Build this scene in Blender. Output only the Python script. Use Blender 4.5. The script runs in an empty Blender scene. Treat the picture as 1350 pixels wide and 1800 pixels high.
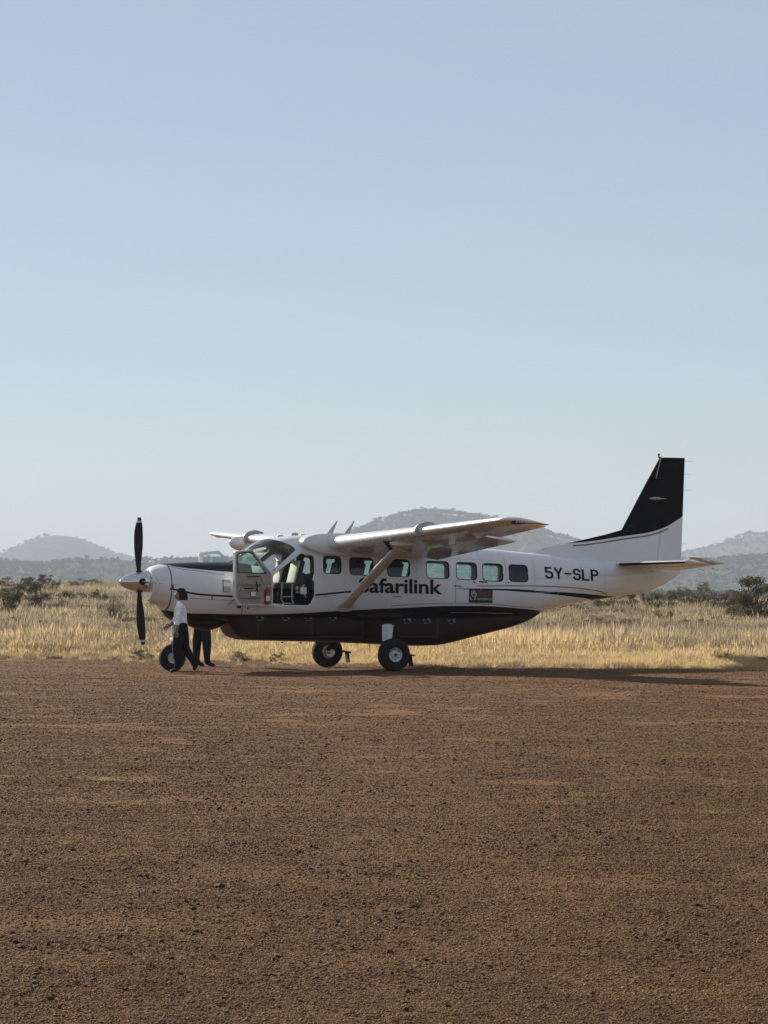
import bpy, bmesh, math, random
import numpy as np
from mathutils import Vector, Matrix, noise as mnoise

R = math.radians
random.seed(7)
rng = np.random.default_rng(11)
scene = bpy.context.scene
col = scene.collection

# ------------------------------------------------------------------ camera
CAM_H = 1.622
FPX, PW, PH, HORIZ = 5485.26, 1350.0, 1800.0, 1036.4      # focal length and horizon of the photograph, in its pixels
cam_d = bpy.data.cameras.new('camera')
cam = bpy.data.objects.new('camera', cam_d)
col.objects.link(cam)
cam_d.sensor_fit = 'HORIZONTAL'
cam_d.sensor_width = 36.0
cam_d.lens = 36.0 * FPX / PW
cam_d.clip_start = 0.5
cam_d.clip_end = 30000
cam.location = (0, 0, CAM_H)
cam.rotation_euler = (R(90) + math.atan((HORIZ - PH / 2) / FPX), 0, 0)
scene.camera = cam

# ------------------------------------------------------------------ sky, sun, exposure
SUN_EL = R(24.0)
SUN_DIR = Vector((-1.45, 1.70, 0)).normalized() * math.cos(SUN_EL) + Vector((0, 0, math.sin(SUN_EL)))   # towards the sun
world = bpy.data.worlds.new('World')
scene.world = world
world.use_nodes = True
wn, wl = world.node_tree.nodes, world.node_tree.links
wn.clear()
sky = wn.new('ShaderNodeTexSky')
sky.sky_type = 'NISHITA'
sky.sun_disc = False
sky.sun_elevation = SUN_EL
sky.sun_rotation = math.atan2(SUN_DIR.x, SUN_DIR.y)
sky.altitude = 1700
sky.air_density = 1.0
sky.dust_density = 0.45
sky.ozone_density = 2.5
bg = wn.new('ShaderNodeBackground')
bg.inputs['Strength'].default_value = 0.055
wo = wn.new('ShaderNodeOutputWorld')
veil = wn.new('ShaderNodeMix')                         # an even, thin white veil of dust high in the air
veil.data_type = 'RGBA'
veil.inputs[0].default_value = 0.55
veil.inputs[7].default_value = (5.83, 6.31, 6.95, 1)
wtc = wn.new('ShaderNodeTexCoord')
wmp = wn.new('ShaderNodeMapping')
wmp.inputs['Rotation'].default_value = (0.25, 0.35, 0.5)
wmp.inputs['Scale'].default_value = (5.0, 5.0, 22.0)
wnz = wn.new('ShaderNodeTexNoise')
wnz.inputs['Scale'].default_value = 1.6
wnz.inputs['Detail'].default_value = 7
wnz.inputs['Distortion'].default_value = 0.6
wmr = wn.new('ShaderNodeMapRange')
wmr.inputs[1].default_value, wmr.inputs[2].default_value = 0.3, 0.7
wmr.inputs[3].default_value, wmr.inputs[4].default_value = 0.455, 0.575
wl.new(wtc.outputs['Generated'], wmp.inputs[0])
wl.new(wmp.outputs[0], wnz.inputs['Vector'])
wl.new(wnz.outputs[0], wmr.inputs[0])
wl.new(wmr.outputs[0], veil.inputs[0])
wl.new(sky.outputs[0], veil.inputs[6])
wl.new(veil.outputs[2], bg.inputs[0])
wl.new(bg.outputs[0], wo.inputs[0])

sun_d = bpy.data.lights.new('sun', 'SUN')
sun_d.energy = 5.0
sun_d.angle = R(0.53)
sun_d.color = (1.0, 0.90, 0.76)
sun = bpy.data.objects.new('sun', sun_d)
sun.rotation_euler = (-SUN_DIR).to_track_quat('-Z', 'Y').to_euler()
sun.location = (-60, 60, 60)
col.objects.link(sun)

vs = scene.view_settings
vs.view_transform = 'Standard'
vs.look = 'None'
vs.gamma = 1.0
vs.use_curve_mapping = False
vs.exposure = 0.80
scene.render.engine = 'CYCLES'
scene.cycles.use_denoising = True
scene.cycles.max_bounces = 8
scene.cycles.transparent_max_bounces = 24
scene.cycles.volume_bounces = 1

# ------------------------------------------------------------------ material helpers
def new_mat(name):
    m = bpy.data.materials.new(name)
    m.use_nodes = True
    nt = m.node_tree
    p = nt.nodes['Principled BSDF']
    return m, nt, p

def N(nt, kind, **kw):
    n = nt.nodes.new(kind)
    for k, v in kw.items():
        setattr(n, k, v)
    return n

def math_node(nt, op, a, b=None, clamp=False):
    n = nt.nodes.new('ShaderNodeMath')
    n.operation = op
    n.use_clamp = clamp
    for i, v in enumerate((a, b)):
        if v is None:
            continue
        if isinstance(v, (int, float)):
            n.inputs[i].default_value = v
        else:
            nt.links.new(v, n.inputs[i])
    return n.outputs[0]

def mix_rgb(nt, fac, a, b):
    n = nt.nodes.new('ShaderNodeMix')
    n.data_type = 'RGBA'
    for i, v in ((0, fac), (6, a), (7, b)):
        if isinstance(v, (int, float)):
            n.inputs[i].default_value = v
        elif isinstance(v, tuple):
            n.inputs[i].default_value = (*v[:3], 1)
        else:
            nt.links.new(v, n.inputs[i])
    return n.outputs[2]

def noise_fac(nt, vec, scale, detail=4.0, rough=0.6, lo=0.35, hi=0.65):
    n = nt.nodes.new('ShaderNodeTexNoise')
    n.inputs['Scale'].default_value = scale
    n.inputs['Detail'].default_value = detail
    n.inputs['Roughness'].default_value = rough
    if vec is not None:
        nt.links.new(vec, n.inputs['Vector'])
    mr = nt.nodes.new('ShaderNodeMapRange')
    mr.inputs[1].default_value = lo
    mr.inputs[2].default_value = hi
    nt.links.new(n.outputs[0], mr.inputs[0])
    return mr.outputs[0]

def plain(name, c, rough=0.5, metal=0.0, var=0.12, scale=9.0, coat=0.0, spec=0.5):
    m, nt, p = new_mat(name)
    tc = N(nt, 'ShaderNodeTexCoord')
    f = noise_fac(nt, tc.outputs['Object'], scale)
    dark = tuple(x * (1 - var) for x in c)
    lite = tuple(min(1, x * (1 + var)) for x in c)
    nt.links.new(mix_rgb(nt, f, dark, lite), p.inputs['Base Color'])
    p.inputs['Roughness'].default_value = rough
    p.inputs['Metallic'].default_value = metal
    p.inputs['Coat Weight'].default_value = coat
    p.inputs['Coat Roughness'].default_value = 0.06
    p.inputs['Specular IOR Level'].default_value = spec
    return m

def livery(name, base, bands, rough=0.28, coat=0.6, dirt=True, spec=0.5, wave=0.05):
    """Aircraft paint.  bands: (colour, lower curve or None, upper curve or None, x0, x1), painted in order; curves are lists of (x, z) in aircraft metres."""
    m, nt, p = new_mat(name)
    tc = N(nt, 'ShaderNodeTexCoord')
    sp = N(nt, 'ShaderNodeSeparateXYZ')
    nt.links.new(tc.outputs['Object'], sp.inputs[0])
    X, Z = sp.outputs[0], sp.outputs[2]
    xn = math_node(nt, 'DIVIDE', X, 14.0, True)
    def curve(pts):
        c = nt.nodes.new('ShaderNodeFloatCurve')
        cv = c.mapping.curves[0]
        pts = sorted(pts)
        pts = [(0.0, pts[0][1])] + pts + [(14.0, pts[-1][1])]
        while len(cv.points) < len(pts):
            cv.points.new(0.5, 0.5)
        for q, (x, z) in zip(cv.points, pts):
            q.location = (x / 14.0, z / 5.0)
            q.handle_type = 'AUTO_CLAMPED'
        c.mapping.update()
        nt.links.new(xn, c.inputs['Value'])
        return math_node(nt, 'MULTIPLY', c.outputs[0], 5.0)
    f = noise_fac(nt, tc.outputs['Object'], 1.7, 6)
    colr = mix_rgb(nt, f, tuple(v * 0.95 for v in base), base)
    matt = None
    for c, lo, hi, x0, x1 in bands:
        mask = math_node(nt, 'MULTIPLY', math_node(nt, 'GREATER_THAN', X, x0), math_node(nt, 'LESS_THAN', X, x1))
        if lo:
            mask = math_node(nt, 'MULTIPLY', mask, math_node(nt, 'GREATER_THAN', Z, curve(lo)))
        if hi:
            mask = math_node(nt, 'MULTIPLY', mask, math_node(nt, 'LESS_THAN', Z, curve(hi)))
        colr = mix_rgb(nt, mask, colr, c)
        if max(c) < 0.05:
            matt = mask if matt is None else math_node(nt, 'MAXIMUM', matt, mask)
    if dirt:                                             # a thin, uneven film of red dust
        d = noise_fac(nt, tc.outputs['Object'], 5.5, 8, 0.7, 0.48, 0.8)
        d = math_node(nt, 'MULTIPLY', d, 0.16 if matt is None else math_node(nt, 'SUBTRACT', 0.16, math_node(nt, 'MULTIPLY', matt, 0.12)))
        colr = mix_rgb(nt, d, colr, (0.34, 0.24, 0.17))
    nt.links.new(colr, p.inputs['Base Color'])
    r = noise_fac(nt, tc.outputs['Object'], 12, 4)
    nt.links.new(math_node(nt, 'ADD', math_node(nt, 'MULTIPLY', r, 0.12), rough), p.inputs['Roughness'])
    p.inputs['Coat Weight'].default_value = coat
    p.inputs['Coat Roughness'].default_value = 0.08
    p.inputs['Specular IOR Level'].default_value = spec
    if matt is not None:
        nt.links.new(math_node(nt, 'MULTIPLY', math_node(nt, 'SUBTRACT', 1.0, matt), coat), p.inputs['Coat Weight'])
        nt.links.new(math_node(nt, 'MULTIPLY', math_node(nt, 'SUBTRACT', 1.0, math_node(nt, 'MULTIPLY', matt, 0.9)), spec), p.inputs['Specular IOR Level'])
    # faint skin waviness
    bn = N(nt, 'ShaderNodeBump')
    bn.inputs['Strength'].default_value = wave
    bn.inputs['Distance'].default_value = 0.02
    nn = N(nt, 'ShaderNodeTexNoise')
    nn.inputs['Scale'].default_value = 2.6
    nt.links.new(tc.outputs['Object'], nn.inputs['Vector'])
    nt.links.new(nn.outputs[0], bn.inputs['Height'])
    nt.links.new(bn.outputs[0], p.inputs['Normal'])
    return m

def glass(name, tint, refl=1.0):
    m, nt, p = new_mat(name)
    nt.nodes.remove(p)
    tr = N(nt, 'ShaderNodeBsdfTransparent')
    tc = N(nt, 'ShaderNodeTexCoord')
    f = noise_fac(nt, tc.outputs['Object'], 3.0, 3)
    nt.links.new(mix_rgb(nt, f, tuple(v * 0.94 for v in tint), tint), tr.inputs[0])
    gl = N(nt, 'ShaderNodeBsdfGlossy')
    gl.inputs['Roughness'].default_value = 0.03
    fr = N(nt, 'ShaderNodeFresnel')
    fr.inputs[0].default_value = 1.5
    mx = N(nt, 'ShaderNodeMixShader')
    nt.links.new(math_node(nt, 'MULTIPLY', fr.outputs[0], refl), mx.inputs[0])
    nt.links.new(tr.outputs[0], mx.inputs[1])
    nt.links.new(gl.outputs[0], mx.inputs[2])
    nt.links.new(mx.outputs[0], nt.nodes['Material Output'].inputs[0])
    return m

# ------------------------------------------------------------------ mesh helpers
class MB:
    """Collects shapes; build() links them as one mesh object."""
    def __init__(s):
        s.v, s.f, s.mi = [], [], []
    def add(s, verts, faces, mi=0, M=None):
        b = len(s.v)
        s.v += [tuple(M @ Vector(p)) if M is not None else tuple(p) for p in verts]
        s.f += [tuple(b + i for i in f) for f in faces]
        s.mi += [mi] * len(faces)
        return s
    def box(s, c, d, M=None, mi=0, bev=0.0):
        x, y, z = (q / 2 for q in d)
        T = Matrix.Translation(c) if M is None else M @ Matrix.Translation(c)
        if bev <= 0:
            vs_ = [(sx * x, sy * y, sz * z) for sx in (-1, 1) for sy in (-1, 1) for sz in (-1, 1)]
            return s.add(vs_, [(0, 1, 3, 2), (4, 6, 7, 5), (0, 4, 5, 1), (2, 3, 7, 6), (0, 2, 6, 4), (1, 5, 7, 3)], mi, T)
        bm = bmesh.new()
        bmesh.ops.create_cube(bm, size=1)
        for v in bm.verts:
            v.co = Vector((v.co.x * 2 * x, v.co.y * 2 * y, v.co.z * 2 * z))
        bmesh.ops.bevel(bm, geom=bm.edges[:], offset=bev, segments=2, affect='EDGES', profile=0.6)
        bm.verts.index_update()
        s.add([v.co[:] for v in bm.verts], [tuple(v.index for v in f.verts) for f in bm.faces], mi, T)
        bm.free()
        return s
    def loft(s, rings, cap0=True, cap1=True, mi=0, closed=True, M=None):
        n = len(rings[0])
        vs_, fs = [], []
        for r in rings:
            vs_ += [tuple(p) for p in r]
        for i in range(len(rings) - 1):
            for j in range(n if closed else n - 1):
                k = (j + 1) % n
                fs.append((i * n + j, i * n + k, (i + 1) * n + k, (i + 1) * n + j))
        if cap0:
            fs.append(tuple(range(n - 1, -1, -1)))
        if cap1:
            b = (len(rings) - 1) * n
            fs.append(tuple(range(b, b + n)))
        return s.add(vs_, fs, mi, M)
    def tube(s, pts, radii, n=8, mi=0, M=None, flat=1.0):
        pts = [Vector(p) for p in pts]
        if isinstance(radii, (int, float)):
            radii = [radii] * len(pts)
        rings = []
        for i, p in enumerate(pts):
            t = (pts[min(i + 1, len(pts) - 1)] - pts[max(i - 1, 0)]).normalized()
            u = t.cross(Vector((0, 0, 1)) if abs(t.z) < 0.9 else Vector((1, 0, 0))).normalized()
            w = t.cross(u).normalized()
            rings.append([p + (u * math.cos(a) + w * math.sin(a) * flat) * radii[i] for a in (2 * math.pi * k / n for k in range(n))])
        return s.loft(rings, mi=mi, M=M)
    def lathe(s, prof, axis='X', n=32, mi=0, M=None, cap=True):
        """prof: (along axis, radius)"""
        rings = []
        for a, r in prof:
            ring = []
            for k in range(n):
                t = 2 * math.pi * k / n
                if axis == 'X':
                    ring.append((a, r * math.cos(t), r * math.sin(t)))
                elif axis == 'Y':
                    ring.append((r * math.sin(t), a, r * math.cos(t)))
                else:
                    ring.append((r * math.cos(t), r * math.sin(t), a))
            rings.append(ring)
        return s.loft(rings, cap, cap, mi, True, M)
    def prism(s, poly, y0, y1, mi=0, M=None):
        """poly in (x, z), extruded along y"""
        n = len(poly)
        vs_ = [(x, y0, z) for x, z in poly] + [(x, y1, z) for x, z in poly]
        fs = [tuple(range(n)), tuple(range(2 * n - 1, n - 1, -1))]
        fs += [(i, n + i, n + (i + 1) % n, (i + 1) % n) for i in range(n)]
        return s.add(vs_, fs, mi, M)
    def build(s, name, mats, parent=None, smooth=True, angle=40, fix=True):
        me = bpy.data.meshes.new(name)
        me.from_pydata(s.v, [], s.f)
        mats = mats if isinstance(mats, (list, tuple)) else [mats]
        for m in mats:
            me.materials.append(m)
        me.polygons.foreach_set('material_index', s.mi)
        if fix:
            bm = bmesh.new()
            bm.from_mesh(me)
            bmesh.ops.recalc_face_normals(bm, faces=bm.faces)
            bm.to_mesh(me)
            bm.free()
        if smooth:
            me.polygons.foreach_set('use_smooth', [True] * len(me.polygons))
            me.set_sharp_from_angle(angle=R(angle))
        me.update()
        o = bpy.data.objects.new(name, me)
        col.objects.link(o)
        if parent is not None:
            o.parent = parent
        return o

def tag(o, label=None, cat=None, group=None, kind=None):
    if label: o['label'] = label
    if cat: o['category'] = cat
    if group: o['group'] = group
    if kind: o['kind'] = kind
    return o

def empty(name, loc, rz=0.0):
    o = bpy.data.objects.new(name, None)
    o.location = loc
    o.rotation_euler = (0, 0, rz)
    o.empty_display_size = 0.2
    col.objects.link(o)
    return o

def bool_op(o, cutter, op):
    md = o.modifiers.new('b', 'BOOLEAN')
    md.operation = op
    md.solver = 'EXACT'
    md.object = cutter
    dg = bpy.context.evaluated_depsgraph_get()
    dg.update()
    me = bpy.data.meshes.new_from_object(o.evaluated_get(dg))
    o.modifiers.clear()
    o.data = me
    bpy.data.objects.remove(cutter)

def smoothstep(t):
    t = np.clip(t, 0, 1)
    return t * t * (3 - 2 * t)

class VNoise:
    """value noise on a lattice, for displacements made with numpy"""
    def __init__(s, seed):
        s.g = np.random.default_rng(seed).random((256, 256))
    def __call__(s, x, y):
        xi, yi = np.floor(x).astype(int), np.floor(y).astype(int)
        fx, fy = smoothstep(x - xi), smoothstep(y - yi)
        a, b = s.g[xi % 256, yi % 256], s.g[(xi + 1) % 256, yi % 256]
        c, d = s.g[xi % 256, (yi + 1) % 256], s.g[(xi + 1) % 256, (yi + 1) % 256]
        return (a * (1 - fx) + b * fx) * (1 - fy) + (c * (1 - fx) + d * fx) * fy - 0.5

def fbm(vn, x, y, octaves=4):
    x, y = np.asarray(x, float), np.asarray(y, float)
    t, a, f = 0, 1.0, 1.0
    for k in range(octaves):
        t = t + a * vn(x * f + 17.3 * k, y * f + 5.1 * k)
        a *= 0.5
        f *= 2.03
    return t

def grid_obj(name, xs, ys, zf, mat, keep=None, smooth=True):
    X, Y = np.meshgrid(xs, ys)
    Z = zf(X, Y)
    V = np.stack([X, Y, Z], -1).reshape(-1, 3)
    nx, ny = len(xs), len(ys)
    i, j = np.meshgrid(np.arange(nx - 1), np.arange(ny - 1))
    a = (j * nx + i).ravel()
    F = np.stack([a, a + 1, a + nx + 1, a + nx], -1)
    if keep is not None:
        F = F[keep(V[F].mean(1))]
    me = bpy.data.meshes.new(name)
    me.vertices.add(len(V))
    me.vertices.foreach_set('co', V.ravel())
    me.loops.add(len(F) * 4)
    me.loops.foreach_set('vertex_index', F.ravel())
    me.polygons.add(len(F))
    me.polygons.foreach_set('loop_start', np.arange(len(F)) * 4)
    me.materials.append(mat)
    me.update(calc_edges=True)
    if smooth:
        me.polygons.foreach_set('use_smooth', [True] * len(me.polygons))
    o = bpy.data.objects.new(name, me)
    col.objects.link(o)
    return o

def scatter(name, pts, rots, scl, variants, idx=None):
    """one object: copies of the variant meshes on points, by geometry nodes"""
    pts = np.asarray(pts, float)
    me = bpy.data.meshes.new(name)
    me.vertices.add(len(pts))
    me.vertices.foreach_set('co', pts.ravel())
    a = me.attributes.new('rot', 'FLOAT_VECTOR', 'POINT')
    a.data.foreach_set('vector', np.asarray(rots, float).ravel())
    a = me.attributes.new('scl', 'FLOAT_VECTOR', 'POINT')
    a.data.foreach_set('vector', np.asarray(scl, float).ravel())
    a = me.attributes.new('pick', 'INT', 'POINT')
    a.data.foreach_set('value', (rng.integers(0, len(variants), len(pts)) if idx is None else idx).astype(np.int32))
    o = bpy.data.objects.new(name, me)
    col.objects.link(o)
    src = bpy.data.collections.new(name + '_source')
    for v in variants:
        src.objects.link(v)
    ng = bpy.data.node_groups.new(name, 'GeometryNodeTree')
    ng.interface.new_socket('Geometry', in_out='INPUT', socket_type='NodeSocketGeometry')
    ng.interface.new_socket('Geometry', in_out='OUTPUT', socket_type='NodeSocketGeometry')
    gi, go = ng.nodes.new('NodeGroupInput'), ng.nodes.new('NodeGroupOutput')
    ci = ng.nodes.new('GeometryNodeCollectionInfo')
    ci.inputs['Collection'].default_value = src
    ci.inputs['Separate Children'].default_value = True
    ci.inputs['Reset Children'].default_value = True
    ip = ng.nodes.new('GeometryNodeInstanceOnPoints')
    ip.inputs['Pick Instance'].default_value = True
    def attr(n, t):
        q = ng.nodes.new('GeometryNodeInputNamedAttribute')
        q.data_type = t
        q.inputs['Name'].default_value = n
        return q.outputs[0]
    er = ng.nodes.new('FunctionNodeEulerToRotation')
    L = ng.links.new
    L(gi.outputs[0], ip.inputs['Points'])
    L(ci.outputs[0], ip.inputs['Instance'])
    L(attr('pick', 'INT'), ip.inputs['Instance Index'])
    L(attr('rot', 'FLOAT_VECTOR'), er.inputs[0])
    L(er.outputs[0], ip.inputs['Rotation'])
    L(attr('scl', 'FLOAT_VECTOR'), ip.inputs['Scale'])
    L(ip.outputs[0], go.inputs[0])
    md = o.modifiers.new('scatter', 'NODES')
    md.node_group = ng
    return o

def unlinked(o):
    col.objects.unlink(o)
    return o

# ================================================================== SETTING: terrain, airstrip, hills
EDGE_N = Vector((0.5789, 0.8154))
def beyond(X, Y):
    """metres past the edge of the gravel (negative on the gravel)"""
    ex = np.interp(X, [-120, -9.07, -6.5, -4.46, -1.45, 1.82, 5.08, 7.8, 120], [152.4, 73.7, 73.5, 72.4, 69.2, 66.7, 65.5, 63.4, -16.3])
    return (Y - ex) / 1.2264

vn1, vn2, vn3 = VNoise(3), VNoise(5), VNoise(9)

def terrain_z(X, Y):
    X, Y = np.asarray(X, float), np.asarray(Y, float)
    n = beyond(X, Y)
    side = smoothstep((X / np.maximum(np.abs(Y), 1) + 0.10) / 0.20)
    top = 1.65 * (1 - side) + 0.15 * side
    z = top * smoothstep(n / 200.0) + 0.12 * np.clip(n / 12, 0, 1) * fbm(vn1, X / 9.0, Y / 9.0, 3)
    z = z - 6.0 * smoothstep((n - 320) / 600.0)
    return z - 0.03 + 0.03 * np.clip(n, 0, 1)

def soil_material():
    m, nt, p = new_mat('dry_soil')
    tc = N(nt, 'ShaderNodeTexCoord')
    f = noise_fac(nt, tc.outputs['Object'], 0.35, 8)
    g = noise_fac(nt, tc.outputs['Object'], 4.0, 6)
    c = mix_rgb(nt, f, (0.15, 0.105, 0.062), (0.22, 0.165, 0.10))
    c = mix_rgb(nt, math_node(nt, 'MULTIPLY', g, 0.5), c, (0.13, 0.105, 0.06))
    nt.links.new(c, p.inputs['Base Color'])
    p.inputs['Roughness'].default_value = 0.95
    p.inputs['Specular IOR Level'].default_value = 0.1
    return m

xs = np.concatenate([[-5900, -3000, -1200, -600], np.arange(-300, 301, 6.0), [600, 1200, 3000, 5900]])
ys = np.concatenate([[-1900, -800, -300, -100], np.arange(-40, 62, 6.0), np.arange(62, 130, 1.5), np.arange(130, 420, 5.0), np.arange(430, 1100, 30), [1500, 2200, 3200, 4500, 6500, 9300]])
ground = grid_obj('ground', xs, ys, terrain_z, soil_material())
tag(ground, kind='structure')

def bare(X, Y):
    """share of bare, compacted, paler soil at a place on the strip"""
    a = smoothstep((fbm(vn3, X / 1.1 + 40, Y / 0.75 + 7, 6) - 0.16) / 0.22)
    b = smoothstep((fbm(vn2, X / 6.0 + 3, Y / 4.0, 4) + 0.25) / 0.5)
    return a * (0.35 + 0.65 * b)

def gravel_material():
    m, nt, p = new_mat('murram_gravel')
    tc = N(nt, 'ShaderNodeTexCoord')
    o = tc.outputs['Object']
    big = noise_fac(nt, o, 0.16, 5, 0.6, 0.35, 0.65)
    mid = noise_fac(nt, o, 1.3, 7, 0.65, 0.36, 0.66)
    at_ = N(nt, 'ShaderNodeAttribute')
    at_.attribute_name = 'bare'
    tan = math_node(nt, 'MULTIPLY', at_.outputs['Fac'], noise_fac(nt, o, 9.0, 6, 0.7, 0.2, 0.6))
    fine = noise_fac(nt, o, 55.0, 4, 0.7, 0.3, 0.7)
    grit = N(nt, 'ShaderNodeTexVoronoi')
    grit.inputs['Scale'].default_value = 95.0
    nt.links.new(o, grit.inputs['Vector'])
    hsv = N(nt, 'ShaderNodeSeparateColor')
    nt.links.new(grit.outputs['Color'], hsv.inputs[0])
    c = mix_rgb(nt, big, (0.150, 0.064, 0.022), (0.176, 0.084, 0.028))
    c = mix_rgb(nt, math_node(nt, 'MULTIPLY', mid, 0.55), c, (0.078, 0.036, 0.015))
    c = mix_rgb(nt, math_node(nt, 'MULTIPLY', tan, 0.70), c, (0.270, 0.142, 0.050))
    c = mix_rgb(nt, math_node(nt, 'MULTIPLY', hsv.outputs[0], 0.5), c, (0.056, 0.030, 0.016))
    c = mix_rgb(nt, math_node(nt, 'MULTIPLY', fine, 0.35), c, (0.220, 0.113, 0.047))
    nt.links.new(c, p.inputs['Base Color'])
    p.inputs['Roughness'].default_value = 0.95
    p.inputs['Specular IOR Level'].default_value = 0.15
    b1 = N(nt, 'ShaderNodeBump')
    b1.inputs['Strength'].default_value = 0.9
    b1.inputs['Distance'].default_value = 0.02
    hs = math_node(nt, 'ADD', math_node(nt, 'MULTIPLY', fine, 0.5), math_node(nt, 'MULTIPLY', grit.outputs['Distance'], -0.6))
    nt.links.new(math_node(nt, 'ADD', hs, math_node(nt, 'MULTIPLY', mid, 1.2)), b1.inputs['Height'])
    nt.links.new(b1.outputs[0], p.inputs['Normal'])
    return m

def strip_z(X, Y):
    n = beyond(X, Y)
    near = np.clip((80 - Y) / 40, 0, 1)
    z = 0.018 * fbm(vn2, X / 0.9, Y / 0.9, 3) + 0.016 * fbm(vn3, X / 0.25, Y / 0.25, 3) * near + 0.012 * fbm(vn1, X / 5, Y / 5, 2)
    # low ridges left by a grader, running along the strip
    t = X * EDGE_N.x + Y * EDGE_N.y
    z = z + 0.006 * np.sin(t * 2.1 + 1.5 * fbm(vn2, X / 6, Y / 6, 2))
    return z + 0.004

def strip_keep(c):
    n = beyond(c[:, 0], c[:, 1])
    return n < 0.15 + 0.9 * fbm(vn2, c[:, 0] / 1.6, c[:, 1] / 1.6, 4)

ys = [-60.0, -30, -10, 0, 5]
y = 8.0
while y < 92:
    ys.append(y)
    y += max(0.035, y * 0.0042)
ys += [96, 104, 115, 130, 150, 180]
xs = np.concatenate([[-150, -100, -70, -50, -38, -30, -24, -20, -17], np.arange(-15, -4, 0.11), np.arange(-4, 4, 0.055), np.arange(4, 15, 0.11), [17, 20, 24, 30, 38, 50, 70, 95]])
airstrip = grid_obj('airstrip', xs, np.array(ys), strip_z, gravel_material(), strip_keep)
co = np.zeros(len(airstrip.data.vertices) * 3)
airstrip.data.vertices.foreach_get('co', co)
at = airstrip.data.attributes.new('bare', 'FLOAT', 'POINT')
at.data.foreach_set('value', bare(co[0::3], co[1::3]).astype(np.float32))
tag(airstrip, kind='structure')

# ---- loose stones on the gravel
def stone_material(name, a, b):
    m, nt, p = new_mat(name)
    oi = N(nt, 'ShaderNodeObjectInfo')
    tc = N(nt, 'ShaderNodeTexCoord')
    f = noise_fac(nt, tc.outputs['Object'], 3.0, 4)
    patch_ = noise_fac(nt, oi.outputs['Location'], 0.9, 6, 0.65, 0.42, 0.62)
    c = mix_rgb(nt, math_node(nt, 'ADD', math_node(nt, 'MULTIPLY', oi.outputs['Random'], 0.65), math_node(nt, 'MULTIPLY', patch_, 0.35)), a, b)
    nt.links.new(mix_rgb(nt, math_node(nt, 'MULTIPLY', f, 0.4), c, (0.06, 0.045, 0.036)), p.inputs['Base Color'])
    p.inputs['Roughness'].default_value = 0.9
    p.inputs['Specular IOR Level'].default_value = 0.2
    return m

def stone_mesh(name, seed, mat, sub=1, squash=0.5):
    bm = bmesh.new()
    bmesh.ops.create_icosphere(bm, subdivisions=sub, radius=0.5)
    for v in bm.verts:
        d = v.co.normalized()
        v.co *= 0.8 + 0.55 * mnoise.noise(d * 1.6 + Vector((seed * 7.1, seed, 0)))
        v.co.z *= squash
        v.co.x *= 1.15
    me = bpy.data.meshes.new(name)
    bm.to_mesh(me)
    bm.free()
    me.materials.append(mat)
    o = bpy.data.objects.new(name, me)
    return o

st_m = stone_material('gravel_stone', (0.070, 0.037, 0.017), (0.350, 0.190, 0.075))
variants = [stone_mesh('pebble', k, st_m) for k in range(6)]
NS = 640000
v = 1840 - (1840 - 1146) * rng.random(NS) ** 1.05
u = rng.uniform(-60, 1410, NS)
Yp = CAM_H * FPX / (v - HORIZ)
Xp = (u - PW / 2) / FPX * Yp
wide = rng.random(NS) < 0.30                          # and the ground to either side of that
Xp[wide] += np.sign(Xp[wide]) * rng.uniform(0, 1, wide.sum()) * 2.4
px = FPX / Yp                                         # how large a metre looks there
size = (2.4 * (rng.pareto(3.0, NS) + 1)) / px
size = np.clip(np.minimum(size, 0.021 * (1 + 0.5 * rng.pareto(5, NS))), 0.004, np.minimum(0.045, 13 / px))
ok = (beyond(Xp, Yp) < 0.5) & (rng.random(NS) < (0.92 + 0.55 * fbm(vn2, Xp / 0.5, Yp / 0.6, 5)) * (1 - 0.9 * bare(Xp, Yp)))
pts = np.stack([Xp, Yp, strip_z(Xp, Yp) + size * 0.10], -1)[ok]
rot = np.stack([rng.normal(0, .25, NS), rng.normal(0, .25, NS), rng.uniform(0, 6.28, NS)], -1)[ok]
scl = (size[:, None] * rng.uniform(0.75, 1.3, (NS, 3)))[ok]
gravel = scatter('gravel', pts, rot, scl, variants)
tag(gravel, kind='stuff')
# coarser crumbs of dark earth, lying in drifts
cr_m = stone_material('dark_crumb', (0.030, 0.019, 0.012), (0.110, 0.062, 0.036))
variants = [stone_mesh('crumb', 30 + k, cr_m, 1, 0.7) for k in range(6)]
NC = 15000
v = 1840 - (1840 - 1200) * rng.random(NC) ** 1.15
u = rng.uniform(-260, 1610, NC)
Yp = CAM_H * FPX / (v - HORIZ)
Xp = (u - PW / 2) / FPX * Yp
px = FPX / Yp
size = np.minimum(4.5 * (rng.pareto(3.2, NC) + 1), 15) / px
size = np.clip(np.minimum(size, 0.035), 0.006, 0.045)
ok = (fbm(vn2, Xp / 0.8 + 9, Yp / 1.2, 5) + rng.normal(0, .22, NC) > 0.10) & (bare(Xp, Yp) < 0.6)
pts = np.stack([Xp, Yp, strip_z(Xp, Yp) + size * 0.16], -1)[ok]
rot = np.stack([rng.normal(0, .3, NC), rng.normal(0, .3, NC), rng.uniform(0, 6.28, NC)], -1)[ok]
scl = (size[:, None] * rng.uniform(0.7, 1.3, (NC, 3)))[ok]
tag(scatter('earth_crumbs', pts, rot, scl, variants), kind='stuff')

# ---- hills
def hill_material(name, a, b):
    m, nt, p = new_mat(name)
    tc = N(nt, 'ShaderNodeTexCoord')
    f = noise_fac(nt, tc.outputs['Object'], 0.012, 8, 0.65)
    nt.links.new(mix_rgb(nt, f, a, b), p.inputs['Base Color'])
    p.inputs['Roughness'].default_value = 1.0
    p.inputs['Specular IOR Level'].default_value = 0.0
    return m

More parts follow.
